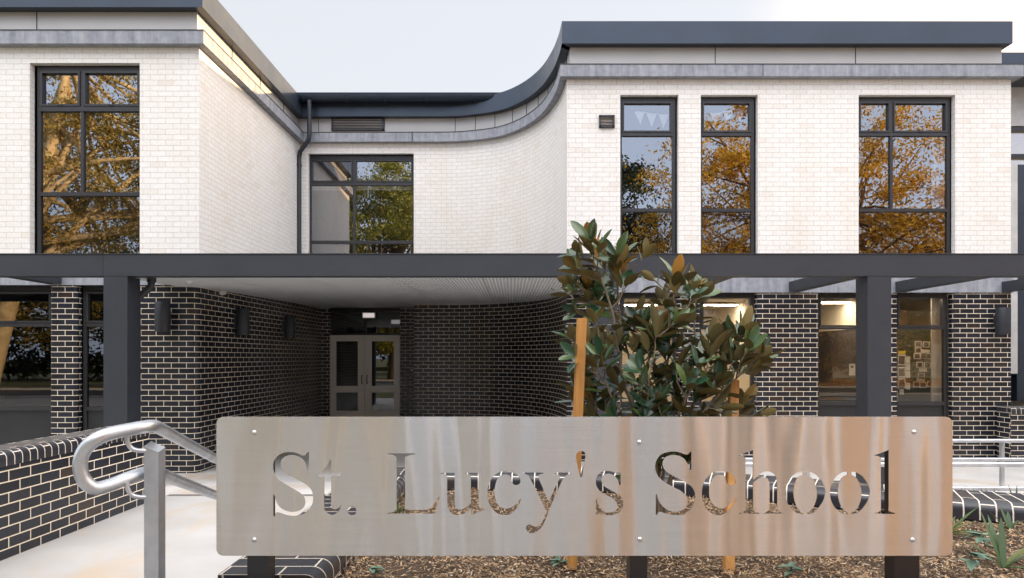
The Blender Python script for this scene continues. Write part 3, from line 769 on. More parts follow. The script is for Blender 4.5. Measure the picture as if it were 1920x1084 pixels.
# pin board and its photos
YN = YR+.95
t = thing('pin_board', 'dark green pin board covered in photos inside the far right ground window', 'pin board', (PX(1715,YN), YN, PZ(750,YN)))
mb = MB(); mb.box(PX(1678,YN), PX(1752,YN), YN, YN+.03, PZ(772,YN), PZ(612,YN)); mb.build('felt', M['board'], t)
mb = MB(); x0,x1,z0,z1 = PX(1677,YN),PX(1753,YN),PZ(773,YN),PZ(611,YN)
mb.box(x0,x1,YN-.008,YN-.0005,z1-.02,z1); mb.build('trim', M['frame'], t)
def pin(px, py, w_, h_, kind, label, rot=0):
    t = thing('photo_print' if kind != 'note' else 'paper_note', label, 'photo' if kind != 'note' else 'note', (PX(px,YN), YN, PZ(py,YN)), 'papers pinned to the green board')
    W, H = w_/2*YN/1280, h_/2*YN/1280; cx, cz = PX(px,YN), PZ(py,YN); ca, sa = math.cos(R(rot)), math.sin(R(rot))
    def slab(name, f, y0, y1, m, dz=0):
        mb = MB(); c4 = [(cx+(u*W*f)*ca-(v*H*f+dz)*sa, cz+(u*W*f)*sa+(v*H*f+dz)*ca) for u, v in ((-1,-1),(1,-1),(1,1),(-1,1))]
        mb.face([(x,y0,z) for x,z in c4]); mb.face([(x,y1,z) for x,z in reversed(c4)])
        for i in range(4):
            a, b = c4[i], c4[(i+1)%4]; mb.face([(a[0],y0,a[1]),(a[0],y1,a[1]),(b[0],y1,b[1]),(b[0],y0,b[1])])
        mb.build(name, m, t)
    slab('sheet', 1, YN-.010, YN-.003, M['yellow'] if kind == 'yellow' else M['paper'])
    if kind == 'photo': slab('picture', .74, YN-.013, YN-.0105, M['photo'])
pos = [(1721,645,'photo'),(1736,646,'photo'),(1721,657,'photo'),(1735,659,'note'),(1719,668,'photo'),(1731,667,'photo'),(1741,668,'photo'),
       (1724,684,'photo'),(1738,685,'photo'),(1730,694,'note'),(1727,705,'photo'),(1726,712,'note'),(1718,721,'photo'),(1730,722,'photo'),(1744,720,'photo'),
       (1690,675,'photo'),(1690,698,'photo'),(1690,719,'photo'),(1702,675,'note'),(1702,688,'note'),(1702,702,'note'),(1702,724,'note'),(1690,733,'note')]
rowname = {645:'top row',646:'top row',657:'second row',668:'third row',667:'third row',684:'fourth row',685:'fourth row',705:'fifth row',721:'bottom row',722:'bottom row',720:'bottom row'}
def place(px): return 'left' if px < 1723 else ('middle' if px < 1734 else 'right')
big = {675:'upper', 698:'middle', 719:'lower'}; card = {675:'top', 688:'second', 702:'third', 724:'lowest', 733:'bottom-left'}; slip = {659:'topmost', 694:'middle', 712:'lowest'}
for px, py, k in pos:
    if px == 1690 and k == 'photo': pin(px, py, 15, 20, 'photo', big[py]+' of the three large dark photos on the left edge of the green board', rng.uniform(-4,4))
    elif k == 'photo': pin(px, py, 12.5, 11, 'photo', 'small white-bordered photo, %s of the %s on the right half of the green board' % (place(px), rowname[py]), rng.uniform(-6,6))
    elif px < 1710: pin(px, py, 8, 13, 'note', card[py]+' small white card pinned on the left half of the green board', rng.uniform(-5,5))
    else: pin(px, py, 15, 7, 'note', slip[py]+' of the cream slips pinned among the small photos on the green board', rng.uniform(-4,4))
pin(1690, 661, 14, 6, 'yellow', 'yellow slip pinned at the top left of the green board')
# notice stuck inside the window left of it
t = thing('paper_note', 'single white notice inside the ground window left of the right column', 'note', (PX(1600,YR+.3), YR+.3, PZ(692,YR+.3)))
mb = MB(); mb.box(PX(1592,YR+.3), PX(1603.5,YR+.3), YR+.3, YR+.303, PZ(704,YR+.3), PZ(682,YR+.3)); mb.build('sheet', M['paper'], t)
mb = MB(); mb.box(PX(1595,YR+.3), PX(1600,YR+.3), YR+.296, YR+.2985, PZ(690,YR+.3), PZ(686,YR+.3)); mb.build('print', M['photo'], t)
# bunting
def bunting(label, pts, Y, fw):
    t = thing('bunting', label, 'bunting', P(*pts[0], Y))
    mb = MB(); mb.tube(spline([P(x, y, Y) for x, y in pts], 5), .004, 6); mb.build('string', M['flag'], t)
    for x, y, dx in fw:
        mb = MB(); c = P(x, y, Y); W = .095; H = .24; d = dx*.01
        A, B, C_ = c+Vector((-W,0,0)), c+Vector((W,0,0)), c+Vector((d,0,-H))
        e = Vector((0,.003,0))
        mb.face([A, C_, B]); mb.face([A+e, B+e, C_+e]); mb.face([A,B,B+e,A+e]); mb.face([B,C_,C_+e,B+e]); mb.face([C_,A,A+e,C_+e])
        mb.build('flag', M['flag'], t)
bunting('white triangle bunting behind the top pane of the first narrow upper window', [(1184,203),(1199,209),(1222,213),(1245,215),(1258,213)], YR+.22, [(1199,209,2),(1222,213,0),(1245,215,-1)])
bunting('white triangle bunting behind the top pane of the second narrow upper window', [(1320,215),(1340,213),(1362,209),(1385,203),(1400,199)], YR+.22, [(1342,212,-1),(1364,208,1),(1385,203,3)])

# ------------------------------------------------------------------ low walls
def bullnose(w_, h, r=.055, n=6, two=False):
    # profile from front bottom over the rounded arris to the back: (outward, z), outward negative = backwards
    p = [(0, 0)]
    for k in range(n+1):
        a = k/n*math.pi/2; p.append((-r+r*math.cos(a), h-r+r*math.sin(a)))
    if two:
        for k in range(n+1):
            a = math.pi/2+k/n*math.pi/2; p.append((-w_+r+r*math.cos(a), h-r+r*math.sin(a)))
    else: p.append((-w_, h))
    p.append((-w_, 0)); return p
def low_wall(name, label, path, w_, z0, zt, ch=.115, r=.05, two=False, flat=None):
    t = thing(name, label, 'garden wall', (path[0][0], path[0][1], z0))
    mb = MB(); mb.sweep(path, [(-w_+.012, z0), (-.012, z0), (-.012, zt-ch), (-w_+.012, zt-ch)])
    # brick uv in metres: rebuild from sweep uv (u along, v up)
    mb.build('brickwork', M['dark_brick'], t)
    mb = MB(); pr = [(d, zt-ch+z) for d, z in bullnose(w_, ch, r, 6, two)]
    mb.sweep(path, pr, smooth=True, uvswap=True, uoff=.1)
    mb.build('coping', flat or M['coping_brick'], t, sharp=40)
    return t
# left wall beside the path (its face looks towards +X)
lw = low_wall('garden_wall', 'low black brick wall with bullnose coping running along the left side of the path', [(-3.88, 1.2), (-3.88, 7.32)], .33, -.05, .83, r=.06)
# planter: side, rear (curved)
rear = [(-.86,5.22,0),(-.2,5.22,0),(.4,5.18,0),(.95,5.08,0),(1.6,4.88,0),(2.2,4.58,0),(2.75,4.3,0),(3.2,4.12,0),(4.0,3.9,0),(5.5,3.7,0)]
rp = [tuple(p[:2]) for p in spline(rear, 5)]
low_wall('planter_wall', 'curved black brick planter edge behind the sign, with rounded coping and white joints', rp, .40, -.05, .655, r=.06)
side = [(-.80, 2.83), (-.80, 5.6)]
# face of the side coping looks to +X
t = low_wall('planter_wall', 'straight black brick planter edge between the path and the mulch, seen under the left of the sign', [(-.80, 2.83), (-.80, 5.62)], .42, -.05, .648, r=.06, flat=M['flat_coping'])
low_wall('planter_wall', 'black brick planter edge along the very bottom of the picture under the sign', [(5.5, 2.80), (-1.83, 2.80)], .42, -.05, .65, r=.03, two=True)

# mulch bed
g = MB()
nb = 26
for i in range(nb):
    x0 = -.82+i*.25; x1 = x0+.25
    def yr(x):
        for k in range(len(rp)-1):
            if rp[k][0] <= x <= rp[k+1][0]:
                tt = (x-rp[k][0])/(rp[k+1][0]-rp[k][0]+1e-9); return rp[k][1]+(rp[k+1][1]-rp[k][1])*tt+.02
        return rp[0][1]+.02 if x < rp[0][0] else rp[-1][1]
    g.face([(x0,2.79,.515),(x1,2.79,.515),(x1,yr(x1),.52),(x0,yr(x0),.52)])
tag(g.build('mulch_soil', M['soil']), kind='structure')
rs = np.random.RandomState(5)
n = 95000
x = rs.uniform(-.8, 4.6, n); ycap = np.interp(x, [p[0] for p in rp], [p[1] for p in rp])-.005
y = rs.uniform(2.81, 5.2, n); keep = y < ycap; x, y = x[keep], y[keep]; n = len(x)
hump = .012*np.sin(x*5.1+1)*np.sin(y*4.3)+.010*np.sin(x*11+y*7)
z = .527+hump+rs.uniform(-.008, .022, n)
C = np.stack([x,y,z],1)
th = rs.uniform(0, 2*np.pi, n); ph = rs.normal(0, .28, n); L = rs.uniform(.005,.015,n)*(1+rs.rand(n)**4*1.2); W = rs.uniform(.0018,.0045,n)
A = np.stack([np.cos(th)*np.cos(ph), np.sin(th)*np.cos(ph), np.sin(ph)],1)
Bv = np.cross(A, np.stack([rs.normal(0,.35,n), rs.normal(0,.35,n), np.ones(n)],1)); Bv /= np.linalg.norm(Bv,axis=1)[:,None]
tag(quads('bark_mulch', C, A*L[:,None], Bv*W[:,None], [M['chips']]), 'brown bark chip mulch filling the planter behind the sign', 'mulch', kind='stuff')

# ------------------------------------------------------------------ sign
YS = 2.6
def tr(pts, ox, oy, sc):
    """(x,y[,1=corner]) in enlarged pixels -> smooth outline in photo pixels"""
    P_ = [(ox+p[0]/sc, oy+p[1]/sc, len(p) > 2) for p in pts]; out = []; n = len(P_)
    for i in range(n):
        b, c = P_[i], P_[(i+1) % n]; a = P_[i-1] if not b[2] else b; d = P_[(i+2) % n] if not c[2] else c
        out.append((b[0], b[1]))
        if math.dist(b[:2], c[:2]) < 1.2 or (b[2] and c[2]): continue
        if math.dist(b[:2], c[:2]) > 25: continue
        for k in (1, 2, 3):
            t = k/4; f = lambda q: .5*((2*b[q])+(c[q]-a[q])*t+(2*a[q]-5*b[q]+4*c[q]-d[q])*t*t+(3*b[q]-a[q]-3*c[q]+d[q])*t**3)
            out.append((f(0), f(1)))
    return out
c1 = 1
GL = []
GL.append(tr([(553,128,1),(574,128,1),(574,405,1),(552,405,1),(545,350),(520,270),(470,215),(400,180),(325,170),(250,190),(205,235),(190,290),(200,345),(235,395),(300,440),(400,490),(500,545),(575,600),(615,660),(630,735),(622,820),(580,900),(510,960),(430,985),(340,992),(260,977),(190,952),(140,944),(122,960),(113,997,1),(93,997,1),(93,708,1),(108,708,1),(125,775),(150,835),(200,890),(270,925),(350,940),(430,925),(490,890),(520,835),(522,790),(505,735),(460,685),(380,635),(280,575),(190,515),(130,450),(95,380),(88,310),(105,240),(150,180),(220,140),(300,127),(380,133),(440,155),(490,175),(515,172),(535,158)], 500, 830, 7.228))
GL.append(tr([(853,233,1),(876,240,1),(876,410,1),(1005,410,1),(1005,456,1),(876,456,1),(876,820),(885,880),(920,903),(960,893),(985,870),(1003,850,1),(1005,885),(965,942),(905,980),(845,970),(800,930),(780,870),(780,456,1),(690,456,1),(690,434,1),(740,400),(800,340),(835,285)], 500, 830, 7.228))
GL.append([(500+1157/7.228+8.6*math.cos(a/24*2*math.pi), 830+925/7.228+8.6*math.sin(a/24*2*math.pi)) for a in range(24)])
GL.append(tr([(52,145,1),(420,145,1),(420,158,1),(350,172),(305,195),(286,240),(286,860),(296,892),(330,908),(440,910),(560,908),(620,890),(680,830),(735,742,1),(752,738,1),(688,965,1),(52,965,1),(52,952,1),(110,945),(150,915),(172,870),(172,240),(163,200),(130,170),(95,160),(52,157,1)], 720, 830, 7.228))
GL.append(tr([(38,192,1),(235,192,1),(235,590),(247,650),(285,688),(335,685),(395,655),(455,600,1),(455,250),(445,222),(420,212),(380,207,1),(380,192,1),(558,192,1),(561,660,1),(655,680,1),(580,715),(475,757,1),(462,757,1),(460,660,1),(400,715),(340,757),(275,768),(205,748),(155,690),(135,600),(133,260),(120,222),(90,208),(38,205,1)], 820, 860, 7.228))
GL.append(tr([(925,172),(1010,185),(1080,220),(1120,270),(1125,315),(1105,350),(1065,360),(1030,345),(1010,310),(1000,265),(975,230),(930,215),(870,225),(820,270),(790,340),(775,440),(785,540),(820,620),(880,665),(950,675),(1020,650),(1080,605),(1120,540,1),(1138,548,1),(1100,640),(1040,715),(970,760),(900,768),(820,745),(750,685),(700,600),(680,500),(685,400),(715,300),(775,225),(850,180)], 820, 860, 7.228))
GL.append(tr([(130,338,1),(352,338,1),(352,352,1),(310,363),(298,380),(310,425),(360,540),(414,665,1),(470,540),(525,430),(540,395),(530,365),(485,352,1),(485,338,1),(652,338,1),(652,350,1),(610,375),(580,410),(550,460),(450,690),(400,820),(360,915),(310,985),(250,1022),(200,1020),(165,990),(158,955),(175,930),(205,925),(235,935),(270,950),(310,935),(345,890),(378,805),(384,765),(300,590),(215,425),(185,375),(155,358),(130,352,1)], 960, 830, 6.024))
GL.append(tr([(778,95),(815,105),(830,140),(822,200),(800,330),(792,395,1),(770,395,1),(755,330),(730,210),(722,150),(740,110)], 960, 830, 6.024))
GL.append(tr([(435,405,1),(460,405,1),(460,575,1),(440,575,1),(430,530),(400,475),(350,435),(290,420),(235,435),(200,480),(205,540),(240,590),(310,635),(390,680),(455,725),(490,785),(497,840),(480,905),(430,955),(370,980),(300,985),(230,975),(165,963),(142,975,1),(122,975,1),(122,765,1),(135,765,1),(150,820),(190,900),(240,935),(300,948),(360,940),(400,910),(415,865),(400,810),(350,755),(270,710),(190,665),(145,610),(125,550),(130,480),(165,420),(220,390),(290,383),(350,395),(400,412),(420,412)], 1100, 830, 7.228))
GL.append(tr([(1400,122,1),(1417,122,1),(1417,395,1),(1395,395,1),(1385,335),(1345,250),(1290,195),(1200,168),(1120,175),(1060,205),(1030,260),(1035,330),(1080,390),(1150,440),(1250,490),(1350,545),(1425,600),(1465,680),(1472,760),(1450,840),(1395,920),(1320,970),(1220,985),(1130,975),(1040,950),(985,935),(965,950),(955,978,1),(935,978,1),(935,700,1),(952,700,1),(970,770),(1010,840),(1060,890),(1130,925),(1200,935),(1280,920),(1335,880),(1362,820),(1365,770),(1335,710),(1270,650),(1180,605),(1080,550),(990,480),(940,400),(928,320),(945,240),(1000,165),(1080,130),(1170,120),(1250,130),(1320,155),(1355,163),(1380,150)], 1100, 830, 7.228))
GL.append(tr([(360,388),(440,395),(510,425),(555,475),(570,520),(560,560),(520,580),(475,570),(450,540),(440,490),(420,455),(370,435),(310,445),(260,490),(225,570),(212,660),(225,760),(270,840),(340,885),(400,890),(460,865),(520,810),(568,745,1),(582,752,1),(545,840),(490,910),(420,965),(340,985),(260,965),(180,905),(130,810),(115,700),(125,590),(170,485),(240,415),(300,393)], 1300, 830, 7.228))
GL.append(tr([(802,100,1),(806,100,1),(806,510,1),(870,450),(930,405),(990,390),(1050,400),(1105,440),(1130,510),(1135,600),(1135,880),(1150,920),(1180,942),(1215,950,1),(1215,965,1),(945,965,1),(945,950,1),(990,935),(1020,910),(1032,870),(1032,600),(1020,520),(995,480),(950,470),(900,480),(850,510),(806,545,1),(806,880),(820,920),(845,940),(890,950,1),(890,965,1),(620,965,1),(620,950,1),(665,940),(695,915),(706,880),(706,240),(698,205),(670,182),(618,182,1),(618,172,1)], 1300, 830, 7.228))
for sx_ in (0, 603):
    GL.append(tr([(325+sx_,393,1),(325+sx_,435,1),(270+sx_,460),(230+sx_,510),(205+sx_,590),(198+sx_,680),(210+sx_,770),(240+sx_,860),(280+sx_,915),(325+sx_,945,1),(325+sx_,972,1),(250+sx_,955),(180+sx_,905),(120+sx_,820),(92+sx_,720),(92+sx_,640),(120+sx_,540),(175+sx_,460),(250+sx_,405)], 1460, 830, 7.226))
    GL.append(tr([(382+sx_,393,1),(450+sx_,405),(530+sx_,455),(590+sx_,540),(625+sx_,630),(625+sx_,700),(600+sx_,790),(540+sx_,880),(470+sx_,950),(382+sx_,972,1),(382+sx_,945,1),(430+sx_,920),(480+sx_,850),(510+sx_,760),(515+sx_,670),(500+sx_,590),(470+sx_,510),(430+sx_,460),(382+sx_,435,1)], 1460, 830, 7.226))
GL.append(tr([(1487,100,1),(1487,880),(1495,920),(1520,940),(1570,950,1),(1570,965,1),(1300,965,1),(1300,950,1),(1345,940),(1372,915),(1382,880),(1382,240),(1378,210),(1350,182),(1300,182,1),(1300,170,1)], 1460, 830, 7.226))
def rrect(x0, x1, y0, y1, r):
    o = []
    for cx, cy, a0 in ((x1-r,y0+r,-90),(x1-r,y1-r,0),(x0+r,y1-r,90),(x0+r,y0+r,180)):
        for k in range(9): a = R(a0+k*90/8); o.append((cx+r*math.cos(a), cy+r*math.sin(a)))
    return o
SG = thing('school_sign', 'brushed stainless steel sign panel with the words St. Lucy\'s School cut through it', 'sign', (0, YS, 0))
cu = bpy.data.curves.new('panel_outline', 'CURVE'); cu.dimensions = '2D'; cu.fill_mode = 'BOTH'; cu.extrude = .0015
for loop in [rrect(406, 1785.5, 781.5, 1042, 13)] + GL:
    sp = cu.splines.new('POLY'); sp.points.add(len(loop)-1)
    for i, (x_, y_) in enumerate(loop): sp.points[i].co = (PX(x_, YS), PZ(y_, YS), 0, 1)
    sp.use_cyclic_u = True
tmp = bpy.data.objects.new('tmp', cu); COL.objects.link(tmp)
dg = bpy.context.evaluated_depsgraph_get(); me = bpy.data.meshes.new_from_object(tmp.evaluated_get(dg))
bpy.data.objects.remove(tmp)
me.transform(Matrix.Translation((0, YS, 0)) @ Matrix.Rotation(R(90), 4, 'X'))
me.name = 'sign_panel'; me.materials.clear(); me.materials.append(M['steel'])
uvl = me.uv_layers.get('UVMap') or me.uv_layers.new(name='UVMap')
co_ = np.empty(len(me.vertices)*3, np.float32); me.vertices.foreach_get('co', co_); co_ = co_.reshape(-1,3)
li = np.empty(len(me.loops), np.int32); me.loops.foreach_get('vertex_index', li)
uvl.data.foreach_set('uv', co_[li][:, [0,2]].ravel())
me.polygons.foreach_set('use_smooth', [False]*len(me.polygons))
pn = bpy.data.objects.new('sign_panel', me); COL.objects.link(pn); adopt(pn, SG)
for a, b in ((465,505), (1180,1213), (1675.5,1722)):
    mb = MB(); x0_, x1_ = PX(a, YS+.01), PX(b, YS+.01)
    mb.box(x0_, x1_, YS+.003, YS+.075, 0, PZ(800,YS)); mb.build('post', M['black'], SG)
for px, py in ((477,811),(477,1012),(1198.5,829),(1199.5,1011),(1713.5,810),(1710.5,1012)):
    mb = MB(); c = P(px, py, YS)
    mb.tube([c+Vector((0,-.0015,0)), c+Vector((0,-.004,0)), c+Vector((0,-.007,0)), c+Vector((0,-.0085,0))], [.0095,.009,.0055,.001], 16)
    mb.build('bolt', M['bolt'], SG)

# ------------------------------------------------------------------ handrails
H = thing('handrail', 'galvanised looped handrail on a square post at the left end of the sign', 'handrail', (-1.3, 2.45, 0))
mb = MB()
loop = [P(490,824,5.4), P(405,861,3.6), P(330,820,2.85), P(297,802,2.58), P(284,799,2.5), P(262,802,2.45), P(215,811,2.38), P(182,823,2.34), P(160,842,2.33), P(150.5,868,2.33), P(156,897,2.34), P(176,915,2.36), P(205,910,2.4), P(250,893,2.47), P(284,884,2.54), P(300,888,2.6), P(330,900,2.85), P(405,929,3.6), P(490,870,5.4)]
lp = [loop[0], loop[1]] + [tuple(v) for v in spline(loop[1:-1], 6)[1:-1]] + [loop[-2], loop[-1]]
lp = [Vector(v) for v in lp]
mb.tube(lp, .0235, 18); mb.build('rail', M['galv'], H, sharp=50)
mb = MB(); x0_, x1_ = PX(270,2.46), PX(297,2.46)
zt = PZ(846,2.46)
p8 = [(x0_,2.46),(x1_,2.46),(x1_,2.51),(x0_,2.51)]; zt4 = [zt+.018, zt-.004, zt+.008, zt+.03]
for i in range(4):
    j = (i+1) % 4; mb.face([(*p8[i],0),(*p8[j],0),(*p8[j],zt4[j]),(*p8[i],zt4[i])])
mb.face([(*p8[i], zt4[i]) for i in range(4)]); mb.build('post', M['galv'], H)
mb = MB(); mb.box(PX(490,5.4)-.025, PX(490,5.4)+.025, 5.4, 5.45, 0, .95); mb.build('post', M['galv'], H)
for dy in (0, 87):
    mb = MB(); mb.tube(spline([P(239,818+dy,2.43), P(239,828+dy,2.43), P(246,840+dy,2.44), P(260,845+dy,2.45), P(276,845+dy,2.47)], 5), .0085, 10)
    mb.build('rail_bracket', M['galv'], H)
def rails(Y, label, x0, x1):
    t = thing('handrail', label, 'handrail', (x0, Y, 0))
    za, zb = ZC-201*6.5/1280, ZC-246*6.5/1280
    for z_ in (za, zb):
        mb = MB(); mb.tube([(x0,Y,z_),(x1,Y,z_)], .0235, 14); mb.build('rail', M['galv'], t)
    xs_ = [x0+.3+2.4*i for i in range(int((x1-x0)/2.4)+1)]
    for x_ in xs_:
        mb = MB(); mb.box(x_-.02, x_+.02, Y+.06, Y+.1, -.1, za-.04); mb.build('post', M['galv'], t)
        for z_ in (za, zb):
            mb = MB(); mb.tube(spline([(x_-.03,Y,z_-.02),(x_-.03,Y,z_-.05),(x_-.02,Y+.03,z_-.075),(x_,Y+.07,z_-.075)], 4), .008, 8); mb.build('rail_bracket', M['galv'], t)
rails(6.5, 'pair of horizontal galvanised rails nearest the sign on its right side', .75, 9.0)
rails(8.35, 'pair of horizontal galvanised rails farther back near the black brick piers', .95, 9.0)

# ------------------------------------------------------------------ magnolia
def magnolia():
    T = thing('magnolia_tree', 'young multi-stemmed magnolia with brown-backed glossy leaves behind the sign', 'tree', (P(1230,1060,3.55).x, 3.55, .53))
    r = random.Random(11)
    base = Vector((P(1230,1060,3.6).x, 3.6, .52))
    def st(pts): return [base+Vector((r.uniform(-.03,.03), r.uniform(-.03,.03), 0))] + [P(*p) for p in pts]
    S_ = [  # px, py, Y
     (st([(1215,900,3.6),(1195,800,3.6),(1165,690,3.55),(1142,560,3.5),(1120,510,3.5),(1110,462,3.5)]), .011),
     (st([(1225,900,3.62),(1205,760,3.65),(1170,640,3.65),(1157,540,3.6),(1163,490,3.6)]), .010),
     (st([(1235,880,3.55),(1248,760,3.5),(1255,650,3.5),(1262,590,3.5),(1266,528,3.5)]), .011),
     (st([(1235,900,3.65),(1228,790,3.7),(1212,700,3.7),(1203,640,3.7),(1200,610,3.7)]), .009),
     (st([(1260,880,3.6),(1295,770,3.6),(1335,690,3.6),(1368,650,3.6),(1392,622,3.6)]), .010),
     (st([(1255,900,3.5),(1300,800,3.42),(1350,735,3.4),(1395,700,3.4),(1424,672,3.4)]), .008),
     (st([(1245,880,3.7),(1285,760,3.75),(1300,650,3.75),(1302,580,3.75),(1302,545,3.75)]), .009),
     (st([(1205,880,3.5),(1165,780,3.45),(1125,700,3.42),(1108,660,3.42),(1098,640,3.42)]), .008),
     (st([(1200,900,3.55),(1150,820,3.5),(1120,770,3.5),(1108,735,3.5)]), .007),
     (st([(1260,900,3.65),(1320,840,3.7),(1365,790,3.7),(1382,765,3.7)]), .007),
     (st([(1230,860,3.45),(1215,740,3.4),(1225,670,3.4),(1232,620,3.4)]), .008),
     (st([(1250,860,3.45),(1280,760,3.38),(1325,690,3.4),(1335,650,3.4)]), .008),
     (st([(1215,860,3.7),(1175,740,3.75),(1130,640,3.8),(1108,570,3.75),(1102,540,3.7)]), .007),
    ]
    mb = MB(); leaves = []
    def add_leaf(p, d, up, L, W, rust):
        leaves.append((p, d.normalized(), up, L, W, rust))
    def whorl(p, d, n, L, rust, spread=.8):
        d = d.normalized(); a = d.orthogonal().normalized(); b = d.cross(a); ph = r.uniform(0, 6.28)
        for k in range(n):
            an = ph+k*2.399; o = a*math.cos(an)+b*math.sin(an); sp = spread*r.uniform(.5,1.2)
            dd = (d*math.cos(sp)+o*math.sin(sp)); dd.z -= .05*k/n
            add_leaf(p-d*(.012*k*r.uniform(.6,1.2)), dd, -o+d*.25, L*r.uniform(.65,1.15), L*r.uniform(.32,.43), rust)
    for pts, r0 in S_:
        sp = spline(pts, 6); n = len(sp)
        for i in range(1, n-1): sp[i] = sp[i]+Vector((r.uniform(-1,1), r.uniform(-1,1), 0))*.006
        mb.tube(sp, [r0*(1-.72*i/(n-1)) for i in range(n)], 8)
        top = sp[-1].z > P(0,560,3.5).z
        whorl(sp[-1], sp[-1]-sp[-3], 8, .14 if top else .138, 1.05 if top else .6, .45 if top else .65)
        whorl(sp[-2], sp[-1]-sp[-3], 4, .135, .55, 1.0)
        # side twigs
        L = 0
        for i in range(3, n-2):
            q = sp[i]
            if q.z < .9: continue
            if r.random() < .50:
                t = (sp[i+1]-sp[i]).normalized(); o = t.orthogonal(); o.rotate(Matrix.Rotation(r.uniform(0,6.28), 3, t)); o.normalize()
                l = r.uniform(.05,.17); e = q+o*l*.8+t*l*.7; m_ = q+o*l*.5+t*l*.25
                mb.tube(spline([q, m_, e], 3), [.0045,.004,.004,.0035,.003,.003,.0025][:7], 6)
                whorl(e, (e-m_), r.choice((4,5,5)), r.uniform(.10,.138), .25 if e.z < 1.9 else .5, .8)
            for _ in range(2):
                if r.random() < .4:
                    t = (sp[i+1]-sp[i]).normalized(); o = t.orthogonal(); o.rotate(Matrix.Rotation(r.uniform(0,6.28), 3, t))
                    add_leaf(q, t*.5+o, -o*.3+t, r.uniform(.11,.15), r.uniform(.045,.06), .3)
    mb.build('trunk', M['stem'], T)
    # leaf blades: two skins with real thickness
    V = []; F = []; MI = []; RN = []
    us = [0, .12, .32, .55, .78, .93, 1.0]; ws = [.03, .42, .86, 1.0, .80, .38, .0]
    for p, d, up, L, W, rust in leaves:
        side = d.cross(up)
        if side.length < 1e-4: side = d.orthogonal()
        side.normalize(); nrm = side.cross(d).normalized()
        curl = r.uniform(-.10, .16); cup = r.uniform(.12, .32); tw = r.uniform(-.25,.25); wav = r.uniform(0, 6.28)
        rv = min(1, max(0, rust*.75+r.uniform(-.28,.33)))
        rt = r.random()
        pet = .10*L
        rows = []
        for u, w_ in zip(us, ws):
            c = p+d*(pet+L*u)-nrm*(curl*L*u*u)
            sd_ = (side*math.cos(tw*u)+nrm*math.sin(tw*u))
            hw = W*.5*w_*1.08
            edge = nrm*(cup*hw+.06*hw*math.sin(9*u+wav))
            rows.append((c-sd_*hw+edge, c-sd_*hw*.5+edge*.35, c, c+sd_*hw*.5+edge*.35, c+sd_*hw+edge))
        for sk, (off_, m_) in enumerate(((.0006, 0), (-.0006, 1))):
            b = len(V)
            for rw in rows:
                for q in rw: V.append(tuple(q+nrm*off_))
            for i in range(len(rows)-1):
                for j in range(4):
                    a0 = b+i*5+j; q = (a0, a0+1, a0+6, a0+5)
                    if sk: q = q[::-1]
                    F.append(q); MI.append(m_); RN.append(rv if m_ else rt)
    me = bpy.data.meshes.new('foliage'); me.from_pydata(V, [], F); me.materials.append(M['leaf_top']); me.materials.append(M['leaf_under'])
    me.polygons.foreach_set('material_index', MI); me.polygons.foreach_set('use_smooth', [True]*len(F))
    a = me.attributes.new('rnd', 'FLOAT', 'FACE'); a.data.foreach_set('value', RN); me.update()
    o = bpy.data.objects.new('foliage', me); COL.objects.link(o); adopt(o, T)
magnolia()
def stake(a, b, w_, d_, label):
    mb = MB(); a, b = Vector(a), Vector(b); ax = (b-a).normalized()
    h = w_/2; q = [Vector((-h,-d_/2,0)), Vector((h,-d_/2,0)), Vector((h,d_/2,0)), Vector((-h,d_/2,0))]
    c = [a+v for v in q]+[b+v for v in q]
    for f in ((0,1,5,4),(1,2,6,5),(2,3,7,6),(3,0,4,7),(4,5,6,7)): mb.face([c[i] for i in f])
    o = mb.build('timber_stake', M['timber'], None)
    bm = bmesh.new(); bm.from_mesh(o.data); bmesh.ops.remove_doubles(bm, verts=bm.verts, dist=1e-5)
    bmesh.ops.bevel(bm, geom=[e for e in bm.edges], offset=.003, segments=2, affect='EDGES'); bm.to_mesh(o.data); bm.free()
    tag(o, label, 'stake', 'timber stakes beside the magnolia')
stake(P(1072,1066,3.3), P(1091,597,3.3), .046, .046, 'orange timber stake leaning on the left side of the magnolia')
stake(P(1366,1074,3.25), P(1376,712,3.6), .046, .046, 'orange timber stake half hidden in leaves on the right side of the magnolia')

